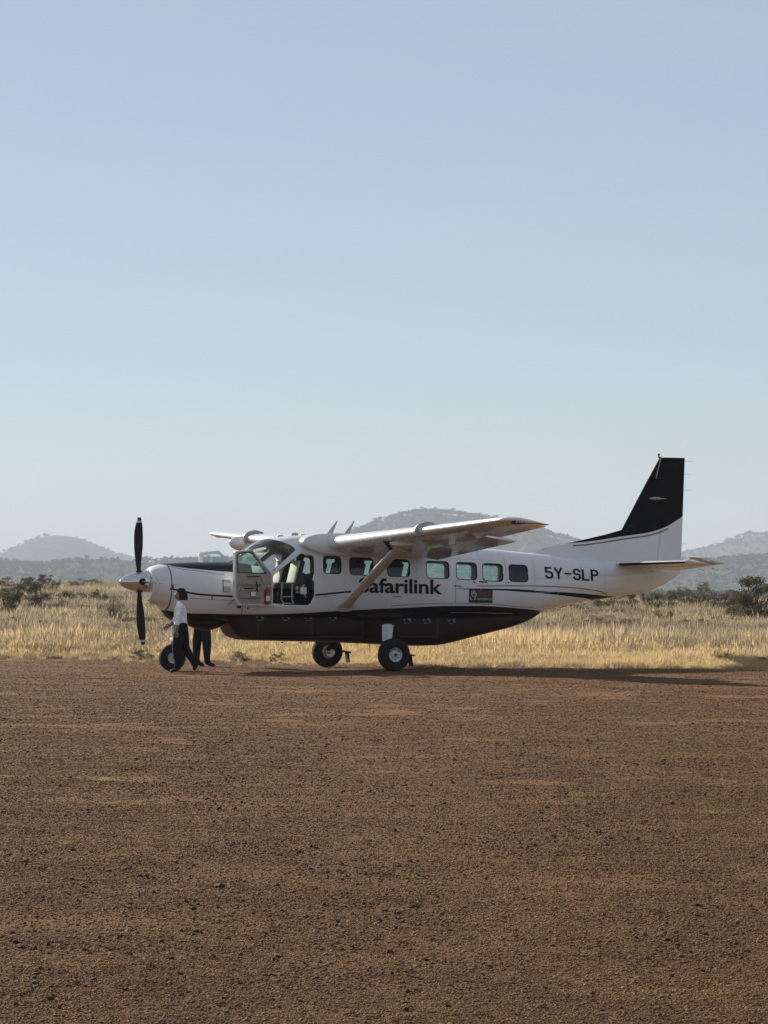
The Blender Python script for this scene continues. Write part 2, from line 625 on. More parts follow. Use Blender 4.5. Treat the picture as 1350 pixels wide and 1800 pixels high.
hm = hill_material('hillside', (0.055, 0.060, 0.035), (0.13, 0.11, 0.065))

def hill(name, D, prof, depth, seed, rough=1.0):
    us = np.array([q[0] for q in prof], float)
    zs_ = np.array([(HORIZ - q[1]) / FPX * D + CAM_H for q in prof])
    xs_ = (us - PW / 2) / FPX * D
    vn = VNoise(seed)
    def zf(X, Y):
        k = np.clip(np.abs(Y - D) / depth, 0, 1)
        shape = np.where(Y < D, 1 - smoothstep(k), 1 - smoothstep(k * 0.8))
        c = np.interp(X, xs_, zs_)
        nz = fbm(vn, X / 160.0, Y / 160.0, 5) * 0.09 * rough + fbm(vn, X / 45.0, Y / 45.0, 3) * 0.02 * rough
        return (c + 8) * shape * (1 + nz * (0.25 + 0.9 * k)) - 8
    X = np.linspace(xs_[0], xs_[-1], 150)
    Y = np.concatenate([np.linspace(D - depth, D, 40), np.linspace(D, D + depth, 18)[1:]])
    o = grid_obj(name, X, Y, zf, hm)
    tag(o, kind='structure')
    return zf, (xs_[0], xs_[-1])

H = {}
H['far'] = (7000, 1500) + hill('hills_far_left', 7000, [(-500, 1030), (-260, 1012), (-60, 1000), (0, 985), (20, 975), (45, 961), (75, 946), (105, 941), (130, 944), (155, 952), (185, 968), (215, 978), (250, 986), (330, 995), (520, 1004), (700, 1030)], 1500, 21, 0.6)
H['mid'] = (3600, 1100) + hill('hills_wooded', 3600, [(-600, 1015), (-100, 1000), (0, 996), (60, 998), (120, 994), (180, 984), (215, 984), (260, 991), (330, 992), (420, 990), (520, 986), (640, 990), (760, 996), (860, 1004), (1100, 1015), (1400, 1025)], 1100, 22)
H['centre'] = (4600, 1300) + hill('hills_centre', 4600, [(330, 1010), (480, 990), (560, 968), (610, 950), (640, 934), (670, 921), (700, 911), (735, 906), (770, 905), (810, 907), (850, 914), (900, 927), (950, 939), (1000, 953), (1060, 972), (1150, 990), (1300, 1008), (1500, 1025)], 1300, 23)
H['right'] = (6000, 1500) + hill('hills_far_right', 6000, [(900, 1020), (1050, 1000), (1150, 984), (1197, 976), (1230, 970), (1262, 958), (1285, 951), (1310, 942), (1335, 942), (1370, 938), (1450, 945), (1600, 960), (1800, 985), (2100, 1015)], 1500, 24)
H['rightlow'] = (3400, 1000) + hill('hills_low_right', 3400, [(850, 1026), (1000, 1012), (1120, 1000), (1200, 994), (1280, 989), (1350, 982), (1480, 975), (1700, 985), (2000, 1010)], 1000, 25)

# ---- foliage pieces used by every tree
def leaf_material(name, a, b, trans=0.35):
    m, nt, p = new_mat(name)
    tc = N(nt, 'ShaderNodeTexCoord')
    oi = N(nt, 'ShaderNodeObjectInfo')
    gi = N(nt, 'ShaderNodeNewGeometry')
    f = math_node(nt, 'ADD', math_node(nt, 'MULTIPLY', gi.outputs['Random Per Island'], 0.6), math_node(nt, 'MULTIPLY', oi.outputs['Random'], 0.4))
    c = mix_rgb(nt, f, a, b)
    nt.links.new(c, p.inputs['Base Color'])
    p.inputs['Roughness'].default_value = 0.75
    p.inputs['Specular IOR Level'].default_value = 0.2
    t = N(nt, 'ShaderNodeBsdfTranslucent')
    nt.links.new(c, t.inputs[0])
    mx = N(nt, 'ShaderNodeMixShader')
    mx.inputs[0].default_value = trans
    nt.links.new(p.outputs[0], mx.inputs[1])
    nt.links.new(t.outputs[0], mx.inputs[2])
    nt.links.new(mx.outputs[0], nt.nodes['Material Output'].inputs[0])
    return m

leaf_dark = leaf_material('thorn_leaves', (0.052, 0.051, 0.027), (0.135, 0.120, 0.066), 0.3)
leaf_grey = leaf_material('grey_leaves', (0.085, 0.082, 0.050), (0.165, 0.145, 0.090), 0.25)
leaf_green = leaf_material('green_leaves', (0.070, 0.085, 0.028), (0.150, 0.155, 0.055), 0.3)
leaf_far = leaf_material('far_leaves', (0.045, 0.055, 0.028), (0.085, 0.085, 0.042), 0.2)
bark = plain('thorn_bark', (0.085, 0.068, 0.052), 0.95, var=0.3, scale=6)

def leaf_cards(mb, centre, rad, n, size, rg, flat=1.0, mi=0):
    """n small leaf-sized quads spread through one clump"""
    for _ in range(n):
        d = rg.normal(size=3)
        d /= np.linalg.norm(d)
        r = rad * rg.random() ** 0.45
        p = np.array(centre) + d * r * np.array([1, 1, flat])
        a = rg.normal(size=3); a /= np.linalg.norm(a)
        b = np.cross(a, rg.normal(size=3)); b /= (np.linalg.norm(b) + 1e-9)
        s = size * rg.uniform(0.6, 1.4)
        a, b = a * s, b * s * 0.55
        mb.add([p - a - b * 0.3, p + b, p + a + b * 0.2, p - b], [(0, 1, 2, 3)], mi)

def far_tree(name, seed):
    rg = np.random.default_rng(seed)
    mb = MB()
    mb.tube([(0, 0, -0.05), (0.01, 0, 0.5)], [0.035, 0.025], 4, 1)
    for k in range(5):
        c = (rg.normal(0, .22), rg.normal(0, .22), rg.uniform(0.45, 0.85))
        leaf_cards(mb, c, 0.24, 26, 0.085, rg, 0.6)
    o = mb.build(name, [leaf_far, bark], smooth=False, fix=False)
    return unlinked(o)

ft = [far_tree('far_tree', 40 + k) for k in range(5)]
P, Sx = [], []
for key, cnt, hmin, hmax, lo, hi in (('mid', 3200, 4.5, 8.5, -150, 1200), ('centre', 3400, 5, 9, 450, 1150), ('right', 1300, 5, 9, 1000, 1500), ('rightlow', 1500, 4, 8, 900, 1500), ('far', 900, 4, 8, -80, 420)):
    D, dep, zf, _ = H[key]
    yy = D - dep * (1 - np.sqrt(rng.random(cnt))) * 0.95
    crest = rng.random(cnt) < 0.30
    yy[crest] = D - dep * 0.06 * rng.random(crest.sum())
    xx = (rng.uniform(lo, hi, cnt) - PW / 2) / FPX * yy
    den = fbm(vn3, xx / 90, yy / 90, 3) > -0.22
    xx, yy = xx[den], yy[den]
    P.append(np.stack([xx, yy, zf(xx, yy)], -1))
    hgt = rng.uniform(hmin, hmax, len(xx)) * np.where(rng.random(len(xx)) < 0.15, 1.3, 1)
    Sx.append(np.stack([hgt * rng.uniform(0.8, 1.5, len(xx)), hgt * rng.uniform(0.8, 1.5, len(xx)), hgt], -1))
# the bush country between the crest of the grass and the hills
cnt = 3000
yy = 1300 + 1500 * rng.random(cnt) ** 1.2
xx = rng.uniform(-0.20, 0.20, cnt) * yy
P.append(np.stack([xx, yy, terrain_z(xx, yy)], -1))
hgt = rng.uniform(4.0, 8.0, cnt)
Sx.append(np.stack([hgt * rng.uniform(1, 1.8, cnt), hgt * rng.uniform(1, 1.8, cnt), hgt], -1))
P, Sx = np.concatenate(P), np.concatenate(Sx)
Rz = np.stack([np.zeros(len(P)), np.zeros(len(P)), rng.uniform(0, 6.28, len(P))], -1)
wood = scatter('distant_woods', P, Rz, Sx, ft)
tag(wood, kind='stuff')

# ---- dry grass
def grass_material(name, a, b, c):
    m, nt, p = new_mat(name)
    oi = N(nt, 'ShaderNodeObjectInfo')
    gi = N(nt, 'ShaderNodeNewGeometry')
    col1 = mix_rgb(nt, oi.outputs['Random'], a, b)
    pw = math_node(nt, 'POWER', gi.outputs['Random Per Island'], 2.5)
    cc = mix_rgb(nt, pw, col1, c)
    nt.links.new(cc, p.inputs['Base Color'])
    p.inputs['Roughness'].default_value = 0.7
    p.inputs['Specular IOR Level'].default_value = 0.25
    t = N(nt, 'ShaderNodeBsdfTranslucent')
    nt.links.new(cc, t.inputs[0])
    mx = N(nt, 'ShaderNodeMixShader')
    mx.inputs[0].default_value = 0.48
    nt.links.new(p.outputs[0], mx.inputs[1])
    nt.links.new(t.outputs[0], mx.inputs[2])
    nt.links.new(mx.outputs[0], nt.nodes['Material Output'].inputs[0])
    return m

def tuft(name, seed, mat, n=34, rad=0.17, h=0.8, width=0.011, lean=0.3, heads=True):
    rg = np.random.default_rng(seed)
    V, F = [], []
    for _ in range(n):
        a, r = rg.uniform(0, 6.28), rad * math.sqrt(rg.random())
        x, y = r * math.cos(a), r * math.sin(a)
        hh = h * rg.uniform(0.45, 1.1)
        ln = lean * rg.uniform(0.1, 1.2) * hh
        la = a + rg.normal(0, 0.8)
        dx, dy = math.cos(la) * ln, math.sin(la) * ln
        t = rg.uniform(0, 3.14)
        wx, wy = math.cos(t) * width * rg.uniform(.6, 1.4), math.sin(t) * width * rg.uniform(.6, 1.4)
        b = len(V)
        V += [(x - wx, y - wy, -0.04), (x + wx, y + wy, -0.04), (x + dx * .35 + wx * .8, y + dy * .35 + wy * .8, hh * .55), (x + dx * .35 - wx * .8, y + dy * .35 - wy * .8, hh * .55), (x + dx, y + dy, hh)]
        F += [(b, b + 1, b + 2, b + 3), (b + 3, b + 2, b + 4)]
        if heads and rg.random() < 0.35:
            b = len(V)
            q = Vector((x + dx, y + dy, hh))
            V += [tuple(q + Vector((-wx * 1.3, -wy * 1.3, -0.10))), tuple(q + Vector((wx * 1.3, wy * 1.3, -0.10))), tuple(q + Vector((dx * .15, dy * .15, 0.05)))]
            F += [(b, b + 1, b + 2)]
    me = bpy.data.meshes.new(name)
    me.from_pydata(V, [], F)
    me.materials.append(mat)
    return bpy.data.objects.new(name, me)

g_gold = grass_material('golden_grass', (0.70, 0.545, 0.29), (0.62, 0.49, 0.285), (0.42, 0.315, 0.165))
g_tan = grass_material('faded_grass', (0.47, 0.385, 0.265), (0.375, 0.305, 0.21), (0.21, 0.17, 0.115))
g_grey = grass_material('grey_weeds', (0.145, 0.122, 0.086), (0.225, 0.188, 0.130), (0.08, 0.07, 0.048))
tv = [tuft('grass_tuft_source', k, g_gold, 60, 0.22, 0.50, 0.0065, 0.75) for k in range(4)] + [tuft('grass_tuft_source', 10 + k, g_tan, 60, 0.28, 0.50, 0.0075, 0.8) for k in range(4)] + [tuft('grass_tuft_source', 20 + k, g_grey, 50, 0.34, 0.50, 0.010, 0.9, False) for k in range(3)]
# Collection Info hands children out by name: keep the order known
for k, o in enumerate(tv):
    o.name = 'grass_tuft_source_%02d' % k
P, Sx, ID = [], [], []
def grass_zone(n0, n1, cnt, frac, sc):
    """tufts between n0 and n1 metres past the edge; frac = share of golden, faded, grey"""
    cnt = int(cnt * 1.14)
    n = rng.uniform(n0, n1, cnt)
    tt = rng.uniform(-0.195, 0.195, cnt)              # bearing
    # point on that bearing at that distance past the edge
    Y = (n * 1.2264 + 67.3) / (1 + 0.71 * tt)
    for _ in range(12):
        Y = Y + (n - beyond(tt * Y, Y)) * 0.8
    X = tt * Y
    d = fbm(vn2, X / 4.0, Y / 4.0, 4)
    keep = (d > -0.30) | (n < 3)
    X, Y, d, n = X[keep], Y[keep], d[keep], n[keep]
    r = rng.random(len(X)) + fbm(vn3, X / 7.0, Y / 9.0, 4) * 0.75
    k = np.where(r < frac[0], rng.integers(0, 4, len(X)), np.where(r < frac[0] + frac[1], rng.integers(4, 8, len(X)), rng.integers(8, 11, len(X))))
    s = sc * rng.uniform(0.6, 1.25, len(X)) * (0.32 + 0.68 * np.clip((n + 0.2) / 3.5, 0, 1)) * (1 + 0.7 * d)
    P.append(np.stack([X, Y, terrain_z(X, Y)], -1))
    Sx.append(np.stack([s * 1.1, s * 1.1, s * rng.uniform(0.8, 1.15, len(X))], -1))
    ID.append(k)
grass_zone(-0.35, 1.2, 3600, (0.85, 0.10), 0.95)
grass_zone(0.6, 4.5, 7000, (0.68, 0.24), 1.0)
grass_zone(4, 9, 6500, (0.16, 0.58), 0.95)
grass_zone(7, 26, 18000, (0.03, 0.54), 0.95)
grass_zone(22, 70, 28000, (0.0, 0.56), 0.9)
grass_zone(65, 260, 34000, (0.02, 0.58), 1.1)
grass_zone(-1.6, 0.1, 420, (0.55, 0.30), 0.8)
grass_zone(-3.5, -0.8, 90, (0.45, 0.30), 0.7)
P, Sx, ID = np.concatenate(P), np.concatenate(Sx), np.concatenate(ID)
Rz = np.stack([rng.normal(0, .08, len(P)), rng.normal(0, .08, len(P)), rng.uniform(0, 6.28, len(P))], -1)
grass = scatter('dry_grass', P, Rz, Sx, tv, ID)
tag(grass, kind='stuff')

# ---- haze
hb = MB()
hb.box((0, 3750, 63), (11960, 11460, 150))
haze = hb.build('haze', bpy.data.materials.new('haze_air'), smooth=False)
hmN = haze.data.materials[0]
hmN.use_nodes = True
hmN.node_tree.nodes.clear()
pv = hmN.node_tree.nodes.new('ShaderNodeVolumePrincipled')
pv.inputs['Color'].default_value = (0.62, 0.715, 0.85, 1)
pv.inputs['Density'].default_value = 0.00015
pv.inputs['Anisotropy'].default_value = 0.0
ho = hmN.node_tree.nodes.new('ShaderNodeOutputMaterial')
hmN.node_tree.links.new(pv.outputs[0], ho.inputs['Volume'])
tag(haze, kind='stuff')

# ================================================================== THE AEROPLANE (x aft from the spinner tip, y to starboard, z up from the ground)
YAW = 0.4004
plane = empty('airplane', (-5.249, 61.748, 0), YAW)
tag(plane, 'white propeller airplane with black tail fin, cargo pod and open doors parked on the gravel', 'airplane')

BLACK = (0.008, 0.0075, 0.0075)
GOLD = (0.20, 0.135, 0.06)
GREYL = (0.25, 0.235, 0.215)
WHITE = (0.71, 0.71, 0.715)
LINE_BLACK = [(0.60, 1.262), (0.70, 1.257), (1.17, 1.166), (1.77, 1.142), (2.49, 1.129), (3.21, 1.138), (3.95, 1.170), (4.69, 1.208), (5.93, 1.259), (6.82, 1.289), (7.51, 1.288), (8.2, 1.251), (8.95, 1.191), (9.4, 1.15)]
LINE_GREY = [(5.3, 1.275), (5.67, 1.303), (5.93, 1.320), (6.82, 1.342), (7.73, 1.325), (8.65, 1.258)]
S_TOP = [(6.9, 1.642), (7.0, 1.644), (7.88, 1.640), (8.32, 1.631), (9.1, 1.583), (9.48, 1.567), (10.29, 1.519), (10.82, 1.483)]
S_BOT = [(6.9, 1.640), (7.0, 1.633), (7.88, 1.607), (8.32, 1.586), (9.1, 1.532), (9.63, 1.484), (10.18, 1.429), (10.5, 1.39)]
GOLD_L = [(7.35, 1.692), (7.41, 1.694), (8.32, 1.703), (9.1, 1.690), (9.86, 1.652), (10.42, 1.585), (10.66, 1.534)]
C_STR = [(0.86, 1.640), (1.16, 1.585), (1.45, 1.535), (1.81, 1.508), (2.16, 1.490), (2.9, 1.475), (3.87, 1.518), (4.3, 1.557), (4.65, 1.582)]
A_GL = [(0.82, 2.122), (1.11, 2.069), (1.54, 2.021), (2.25, 1.961), (2.6, 1.93)]
A_LN = [(0.73, 2.135), (1.10, 2.040), (1.53, 1.982), (2.07, 1.915)]
FIN_B = [(9.1, 2.44), (9.67, 2.569), (10.34, 2.633), (11.14, 2.746), (11.95, 2.877), (12.58, 3.156), (12.8, 3.28)]
def off(c, d): return [(x, z + d) for x, z in c]

white_fus = livery('white_fuselage_paint', WHITE, [
    (BLACK, None, LINE_BLACK, 0.0, 14),
    (GREYL, off(LINE_GREY, -0.008), off(LINE_GREY, 0.008), 5.5, 8.8),
    (BLACK, S_BOT, S_TOP, 6.95, 10.9),
    (GOLD, off(GOLD_L, -0.014), off(GOLD_L, 0.010), 7.4, 10.65),
    (BLACK, off(C_STR, -0.022), off(C_STR, 0.016), 0.9, 4.62),
    (GREYL, off(C_STR, -0.062), off(C_STR, -0.048), 3.8, 4.3),
    ((0.028, 0.026, 0.025), A_GL, None, 0.80, 2.55),
    (GREYL, off(A_LN, -0.006), off(A_LN, 0.010), 0.8, 2.0),
])
fin_paint = livery('tail_fin_paint', WHITE, [
    (BLACK, FIN_B, None, 9.2, 14),
    (GOLD, off(FIN_B, -0.078), off(FIN_B, -0.045), 10.0, 12.25),
], rough=0.36, coat=0.0, spec=0.3)
white_wing = livery('white_wing_paint', WHITE, [], rough=0.22, wave=0.08)
black_gloss = livery('black_pod_paint', (0.022, 0.009, 0.006), [], rough=0.30, coat=0.0, spec=0.12, dirt=False)
black_matt = plain('black_rubber_trim', (0.012, 0.011, 0.011), 0.8, var=0.2, spec=0.15)
seam_mat = plain('panel_seam', (0.05, 0.048, 0.046), 0.7)
tyre_mat = plain('tyre_rubber', (0.020, 0.018, 0.016), 0.9, var=0.35, scale=14, spec=0.15)
rim_mat = plain('wheel_rim_paint', (0.62, 0.62, 0.60), 0.45, var=0.15)
steel = plain('bare_steel', (0.52, 0.50, 0.48), 0.28, 1.0)
dark_metal = plain('dark_metal', (0.05, 0.05, 0.05), 0.5, 0.3)
grey_paint = plain('grey_fitting_paint', (0.36, 0.37, 0.37), 0.5)
cab_mat = plain('cabin_lining', (0.17, 0.175, 0.165), 0.85, var=0.2)
carpet = plain('cabin_carpet', (0.02, 0.02, 0.022), 0.95)
seat_dark = plain('dark_seat_cloth', (0.050, 0.047, 0.043), 0.85, var=0.2, scale=20)
seat_pale = plain('pale_seat_cloth', (0.52, 0.54, 0.44), 0.8, var=0.12, scale=20)
door_mat = plain('door_lining', (0.36, 0.325, 0.285), 0.75, var=0.1, scale=7)
door_edge = plain('door_frame_paint', (0.62, 0.61, 0.58), 0.45)
pane_mat = glass('tinted_pane', (0.78, 0.96, 0.905))
door_pane_mat = glass('door_pane', (0.80, 0.92, 0.895))
screen_mat = glass('windshield_glass', (0.82, 0.93, 0.905))
lens_mat = glass('light_lens', (0.25, 0.27, 0.28))
red_paint = plain('red_cylinder_paint', (0.36, 0.022, 0.025), 0.35)
paper = plain('white_placard', (0.75, 0.74, 0.72), 0.8)

# ---- fuselage surface: super-elliptic sections
ST = np.array([
    # x     ztop   zbot   half   zc    nu   nl
    (0.600, 2.030, 1.420, 0.340, 1.74, 2.2, 2.2),
    (0.680, 2.082, 1.360, 0.410, 1.73, 2.2, 2.2),
    (0.800, 2.112, 1.315, 0.470, 1.72, 2.3, 2.3),
    (0.900, 2.135, 1.240, 0.510, 1.71, 2.3, 2.2),
    (1.060, 2.150, 1.040, 0.545, 1.70, 2.4, 2.3),
    (1.300, 2.160, 0.965, 0.580, 1.69, 2.5, 2.5),
    (1.700, 2.171, 0.975, 0.635, 1.68, 2.6, 2.8),
    (2.000, 2.173, 0.985, 0.675, 1.67, 2.7, 3.0),
    (2.290, 2.176, 0.990, 0.715, 1.66, 2.8, 3.2),
    (2.440, 2.232, 0.995, 0.735, 1.66, 2.9, 3.3),
    (2.650, 2.400, 1.000, 0.765, 1.66, 3.0, 3.5),
    (2.840, 2.528, 1.000, 0.790, 1.66, 3.1, 3.6),
    (3.070, 2.632, 1.000, 0.812, 1.66, 3.3, 3.8),
    (3.270, 2.675, 1.000, 0.828, 1.66, 3.5, 4.0),
    (3.510, 2.706, 1.000, 0.840, 1.66, 3.8, 4.0),
    (3.800, 2.722, 1.000, 0.850, 1.66, 4.0, 4.0),
    (4.200, 2.712, 1.000, 0.853, 1.66, 4.0, 4.0),
    (4.700, 2.682, 1.000, 0.853, 1.65, 4.0, 4.0),
    (5.400, 2.640, 1.000, 0.853, 1.65, 4.0, 4.0),
    (6.200, 2.592, 1.000, 0.850, 1.65, 3.9, 4.0),
    (7.000, 2.542, 1.000, 0.840, 1.65, 3.7, 3.8),
    (7.760, 2.488, 1.010, 0.812, 1.65, 3.4, 3.5),
    (8.600, 2.416, 1.060, 0.745, 1.67, 3.0, 3.1),
    (9.200, 2.367, 1.155, 0.672, 1.70, 2.8, 2.9),
    (9.750, 2.325, 1.286, 0.590, 1.74, 2.6, 2.6),
    (10.54, 2.273, 1.410, 0.465, 1.81, 2.4, 2.4),
    (11.10, 2.244, 1.482, 0.372, 1.87, 2.3, 2.3),
    (11.66, 2.236, 1.560, 0.262, 1.93, 2.2, 2.2),
    (12.03, 2.232, 1.678, 0.182, 1.99, 2.1, 2.1),
    (12.38, 2.228, 1.850, 0.098, 2.05, 2.0, 2.0),
    (12.56, 2.224, 1.985, 0.040, 2.10, 2.0, 2.0)])

def hermite(xk, yk, x):
    x = np.asarray(x, float)
    i = np.clip(np.searchsorted(xk, x) - 1, 0, len(xk) - 2)
    h = np.diff(xk)
    dl = np.diff(yk) / h
    m = np.zeros(len(xk))
    m[0], m[-1] = dl[0], dl[-1]
    for k in range(1, len(xk) - 1):
        a, b = dl[k - 1], dl[k]
        m[k] = 0 if a * b <= 0 else 2 * a * b / (a + b)
    t = (x - xk[i]) / h[i]
    return ((2 * t**3 - 3 * t**2 + 1) * yk[i] + (t**3 - 2 * t**2 + t) * h[i] * m[i] + (-2 * t**3 + 3 * t**2) * yk[i + 1] + (t**3 - t**2) * h[i] * m[i + 1])

def sec(x):
    return [hermite(ST[:, 0], ST[:, k], x) for k in range(1, 7)]

def ring(x, n=72, grow=0.0, floor=None):
    zt, zb, w, zc, nu, nl = (float(q) for q in sec(x))
    zt, zb, w = zt + grow, zb - grow, w + grow
    out = []
    for k in range(n):
        t = 2 * math.pi * (k + 0.5) / n
        c, s_ = math.cos(t), math.sin(t)
        e = nu if s_ > 0 else nl
        y = w * math.copysign(abs(c) ** (2 / e), c)
        z = zc + ((zt - zc) if s_ > 0 else (zc - zb)) * math.copysign(abs(s_) ** (2 / e), s_)
        if floor is not None:
            z = max(z, floor)
        out.append((x, y, z))
    return out

def side_y(x, z):
    zt, zb, w, zc, nu, nl = sec(x)
    z = np.asarray(z, float)
    k = np.where(z > zc, (z - zc) / (zt - zc), (zc - z) / (zc - zb))
    e = np.where(z > zc, nu, nl)
    return w * (1 - np.clip(k, 0, 0.999) ** e) ** (1 / e)

def implicit(p):
    zt, zb, w, zc, nu, nl = (float(q) for q in sec(p[0]))
    e = nu if p[2] > zc else nl
    h = (zt - zc) if p[2] > zc else (zc - zb)
    return (abs(p[1]) / w) ** e + (abs(p[2] - zc) / h) ** e

def round_poly(poly, r, n=4):
    out = []
    m = len(poly)
    for i in range(m):
        p, a, b = Vector(poly[i]), Vector(poly[i - 1]), Vector(poly[(i + 1) % m])
        u, w = (a - p), (b - p)
        rr = min(r, u.length * 0.45, w.length * 0.45)
        p0, p1 = p + u.normalized() * rr, p + w.normalized() * rr
        for k in range(n + 1):
            t = k / n
            q = p0 * (1 - t) ** 2 + p * 2 * t * (1 - t) + p1 * t * t
            out.append((q.x, q.y))
    return out

def outer_solid(name):
    xs_ = np.unique(np.concatenate([np.linspace(0.6, 2.3, 36), np.linspace(2.3, 4.2, 48), np.linspace(4.2, 9.2, 60), np.linspace(9.2, 12.56, 36)]))
    m = MB()
    m.loft([ring(x) for x in xs_])
    return m.build(name, [white_fus, cab_mat, carpet], plane, fix=True, angle=35)

WIN = [(4.025, 4.405, 2.296, 1.948), (4.592, 5.105, 2.268, 1.925), (5.415, 5.905, 2.238, 1.894), (6.280, 6.785, 2.205, 1.860),
       (6.950, 7.415, 2.182, 1.838), (7.552, 8.020, 2.160, 1.806), (8.170, 8.615, 2.138, 1.794)]
def win_poly(w, g=0.0):
    a, b, t, l = w
    s_ = -0.035 * (b - a)
    return round_poly([(a - g, l - g), (b + g, l + s_ - g), (b + g, t + s_ + g), (a - g, t + g)], 0.085 + g, 5)

DOOR = [(2.945, 1.300), (2.945, 1.905), (3.585, 2.372), (3.845, 2.305), (3.845, 1.480), (3.745, 1.290)]
SCREEN = [(2.305, 2.176), (2.62, 2.095), (2.962, 2.000), (3.445, 2.405), (3.44, 2.45), (3.385, 2.505), (3.27, 2.567), (3.13, 2.625), (3.07, 2.67), (3.04, 2.95), (2.305, 2.95)]

fus = outer_solid('fuselage')
inner = MB()
xs_ = np.linspace(2.47, 8.95, 60)
inner.loft([ring(x, 56, -0.055, 1.335) for x in xs_])
bool_op(fus, inner.build('cutter', [cab_mat], plane), 'DIFFERENCE')
cut = MB()
for w in WIN:
    cut.prism(win_poly(w), -1.2, 1.2)
bool_op(fus, cut.build('cutter', [cab_mat], plane, smooth=False), 'DIFFERENCE')
bool_op(fus, MB().prism(round_poly(DOOR, 0.05), -1.2, 1.2).build('cutter', [cab_mat], plane, smooth=False), 'DIFFERENCE')
bool_op(fus, MB().prism(SCREEN, -1.2, 1.2).build('cutter', [cab_mat], plane, smooth=False), 'DIFFERENCE')
for pg in fus.data.polygons:
    c = pg.center
    if implicit(c) > 0.975 or c.x < 2.3 or c.x > 9.0:
        pg.material_index = 0
    else:
        pg.material_index = 2 if c.z < 1.35 else 1
fus.data.polygons.foreach_set('use_smooth', [True] * len(fus.data.polygons))
fus.data.set_sharp_from_angle(angle=R(35))

# windshield: the part of the skin that the opening took away
ws = outer_solid('windshield')
bool_op(ws, MB().prism(SCREEN, -1.2, 1.2).build('cutter', [cab_mat], plane, smooth=False), 'INTERSECT')
bm = bmesh.new()
bm.from_mesh(ws.data)
kill = [f for f in bm.faces if implicit(f.calc_center_median()) < 0.98 or abs(f.normal.y) > 0.999]
bmesh.ops.delete(bm, geom=kill, context='FACES')
for v in bm.verts:
    v.co.x += 0.006
bm.to_mesh(ws.data)
bm.free()
ws.data.materials.clear()
ws.data.materials.append(screen_mat)
for pg in ws.data.polygons:
    pg.material_index = 0
    pg.use_smooth = True
post = MB()
for k in range(12):
    x0, x1 = 2.31 + 0.76 * k / 12, 2.31 + 0.76 * (k + 1) / 12
    z0, z1 = float(sec(x0)[0]), float(sec(x1)[0])
    post.box(((x0 + x1) / 2, 0, (z0 + z1) / 2 - 0.012), (math.hypot(x1 - x0, z1 - z0) + 0.005, 0.05, 0.03),
             Matrix.Translation(((x0 + x1) / 2, 0, (z0 + z1) / 2)) @ Matrix.Rotation(-math.atan2(z1 - z0, x1 - x0), 4, 'Y') @ Matrix.Translation((-(x0 + x1) / 2, 0, -(z0 + z1) / 2)))
post.build('centre_post', [white_fus], ws)

# cabin windows, each a pane with a dark gasket
def conform(x, z, side, dz=0.0):
    return (x, side * (float(side_y(x, z)) + dz), z)

for side in (-1, 1):
    for w in WIN:
        a, b, t, l = w
        m = MB()
        pl = win_poly(w, 0.006)
        cx, cz = (a + b) / 2, (t + l) / 2
        n = len(pl)
        rings = []
        for k in (1.0, 0.66, 0.33):
            rings.append([conform(cx + (x - cx) * k, cz + (z - cz) * k, side, -0.014) for x, z in pl])
        vs_ = [q for r_ in rings for q in r_] + [conform(cx, cz, side, -0.014)]
        fs = []
        for i in range(2):
            for j in range(n):
                fs.append((i * n + j, i * n + (j + 1) % n, (i + 1) * n + (j + 1) % n, (i + 1) * n + j))
        fs += [(2 * n + j, 2 * n + (j + 1) % n, 3 * n) for j in range(n)]
        wo_ = m.add(vs_, fs).build('cabin_window', pane_mat, fus)
        g = MB()
        p1, p2 = win_poly(w, 0.009), win_poly(w, -0.007)
        r1 = [conform(x, z, side, 0.003) for x, z in p1]
        r2 = [conform(x, z, side, 0.004) for x, z in p2]
        r3 = [conform(x, z, side, -0.03) for x, z in p2]
        g.loft([r1, r2, r3], False, False)
        g.build('window_gasket', black_matt, fus)

def ribbon(name, pts, width, mat, side=-1, up=0.003, parent=None):
    """thin strip lying on the fuselage side along (x, z) points"""
    m = MB()
    dense = []
    for i in range(len(pts) - 1):
        k = max(2, int(math.hypot(pts[i + 1][0] - pts[i][0], pts[i + 1][1] - pts[i][1]) / 0.06))
        dense += [(pts[i][0] + (pts[i + 1][0] - pts[i][0]) * j / k, pts[i][1] + (pts[i + 1][1] - pts[i][1]) * j / k) for j in range(k)]
    dense.append(pts[-1])
    L_, R_ = [], []
    for i, (x, z) in enumerate(dense):
        q, r_ = dense[min(i + 1, len(dense) - 1)], dense[max(i - 1, 0)]
        d = Vector((q[0] - r_[0], q[1] - r_[1])).normalized()
        nx_, nz_ = -d.y * width / 2, d.x * width / 2
        L_.append(conform(x + nx_, z + nz_, side, up))
        R_.append(conform(x - nx_, z - nz_, side, up))
    k = len(dense)
    m.add(L_ + R_, [(i, i + 1, k + i + 1, k + i) for i in range(k - 1)])
    return m.build(name, mat, parent or fus)

def hoop(name, x, width, mat, t0=0.0, t1=1.0, slant=0.0, parent=None):
    a, b = ring(x - width / 2, 96, 0.003), ring(x + width / 2, 96, 0.003)
    zm = 1.74
    f = lambda p, dx: (p[0] + slant * (p[2] - zm), p[1], p[2])
    m = MB()
    i0, i1 = int(96 * t0), int(96 * t1)
    A, B = [f(p, 0) for p in a[i0:i1 + 1]], [f(p, 0) for p in b[i0:i1 + 1]]
    if t0 <= 0 and t1 >= 1:
        m.loft([A, B], False, False)
    else:
        k = len(A)
        m.add(A + B, [(i, i + 1, k + i + 1, k + i) for i in range(k - 1)])
    return m.build(name, mat, parent or fus)

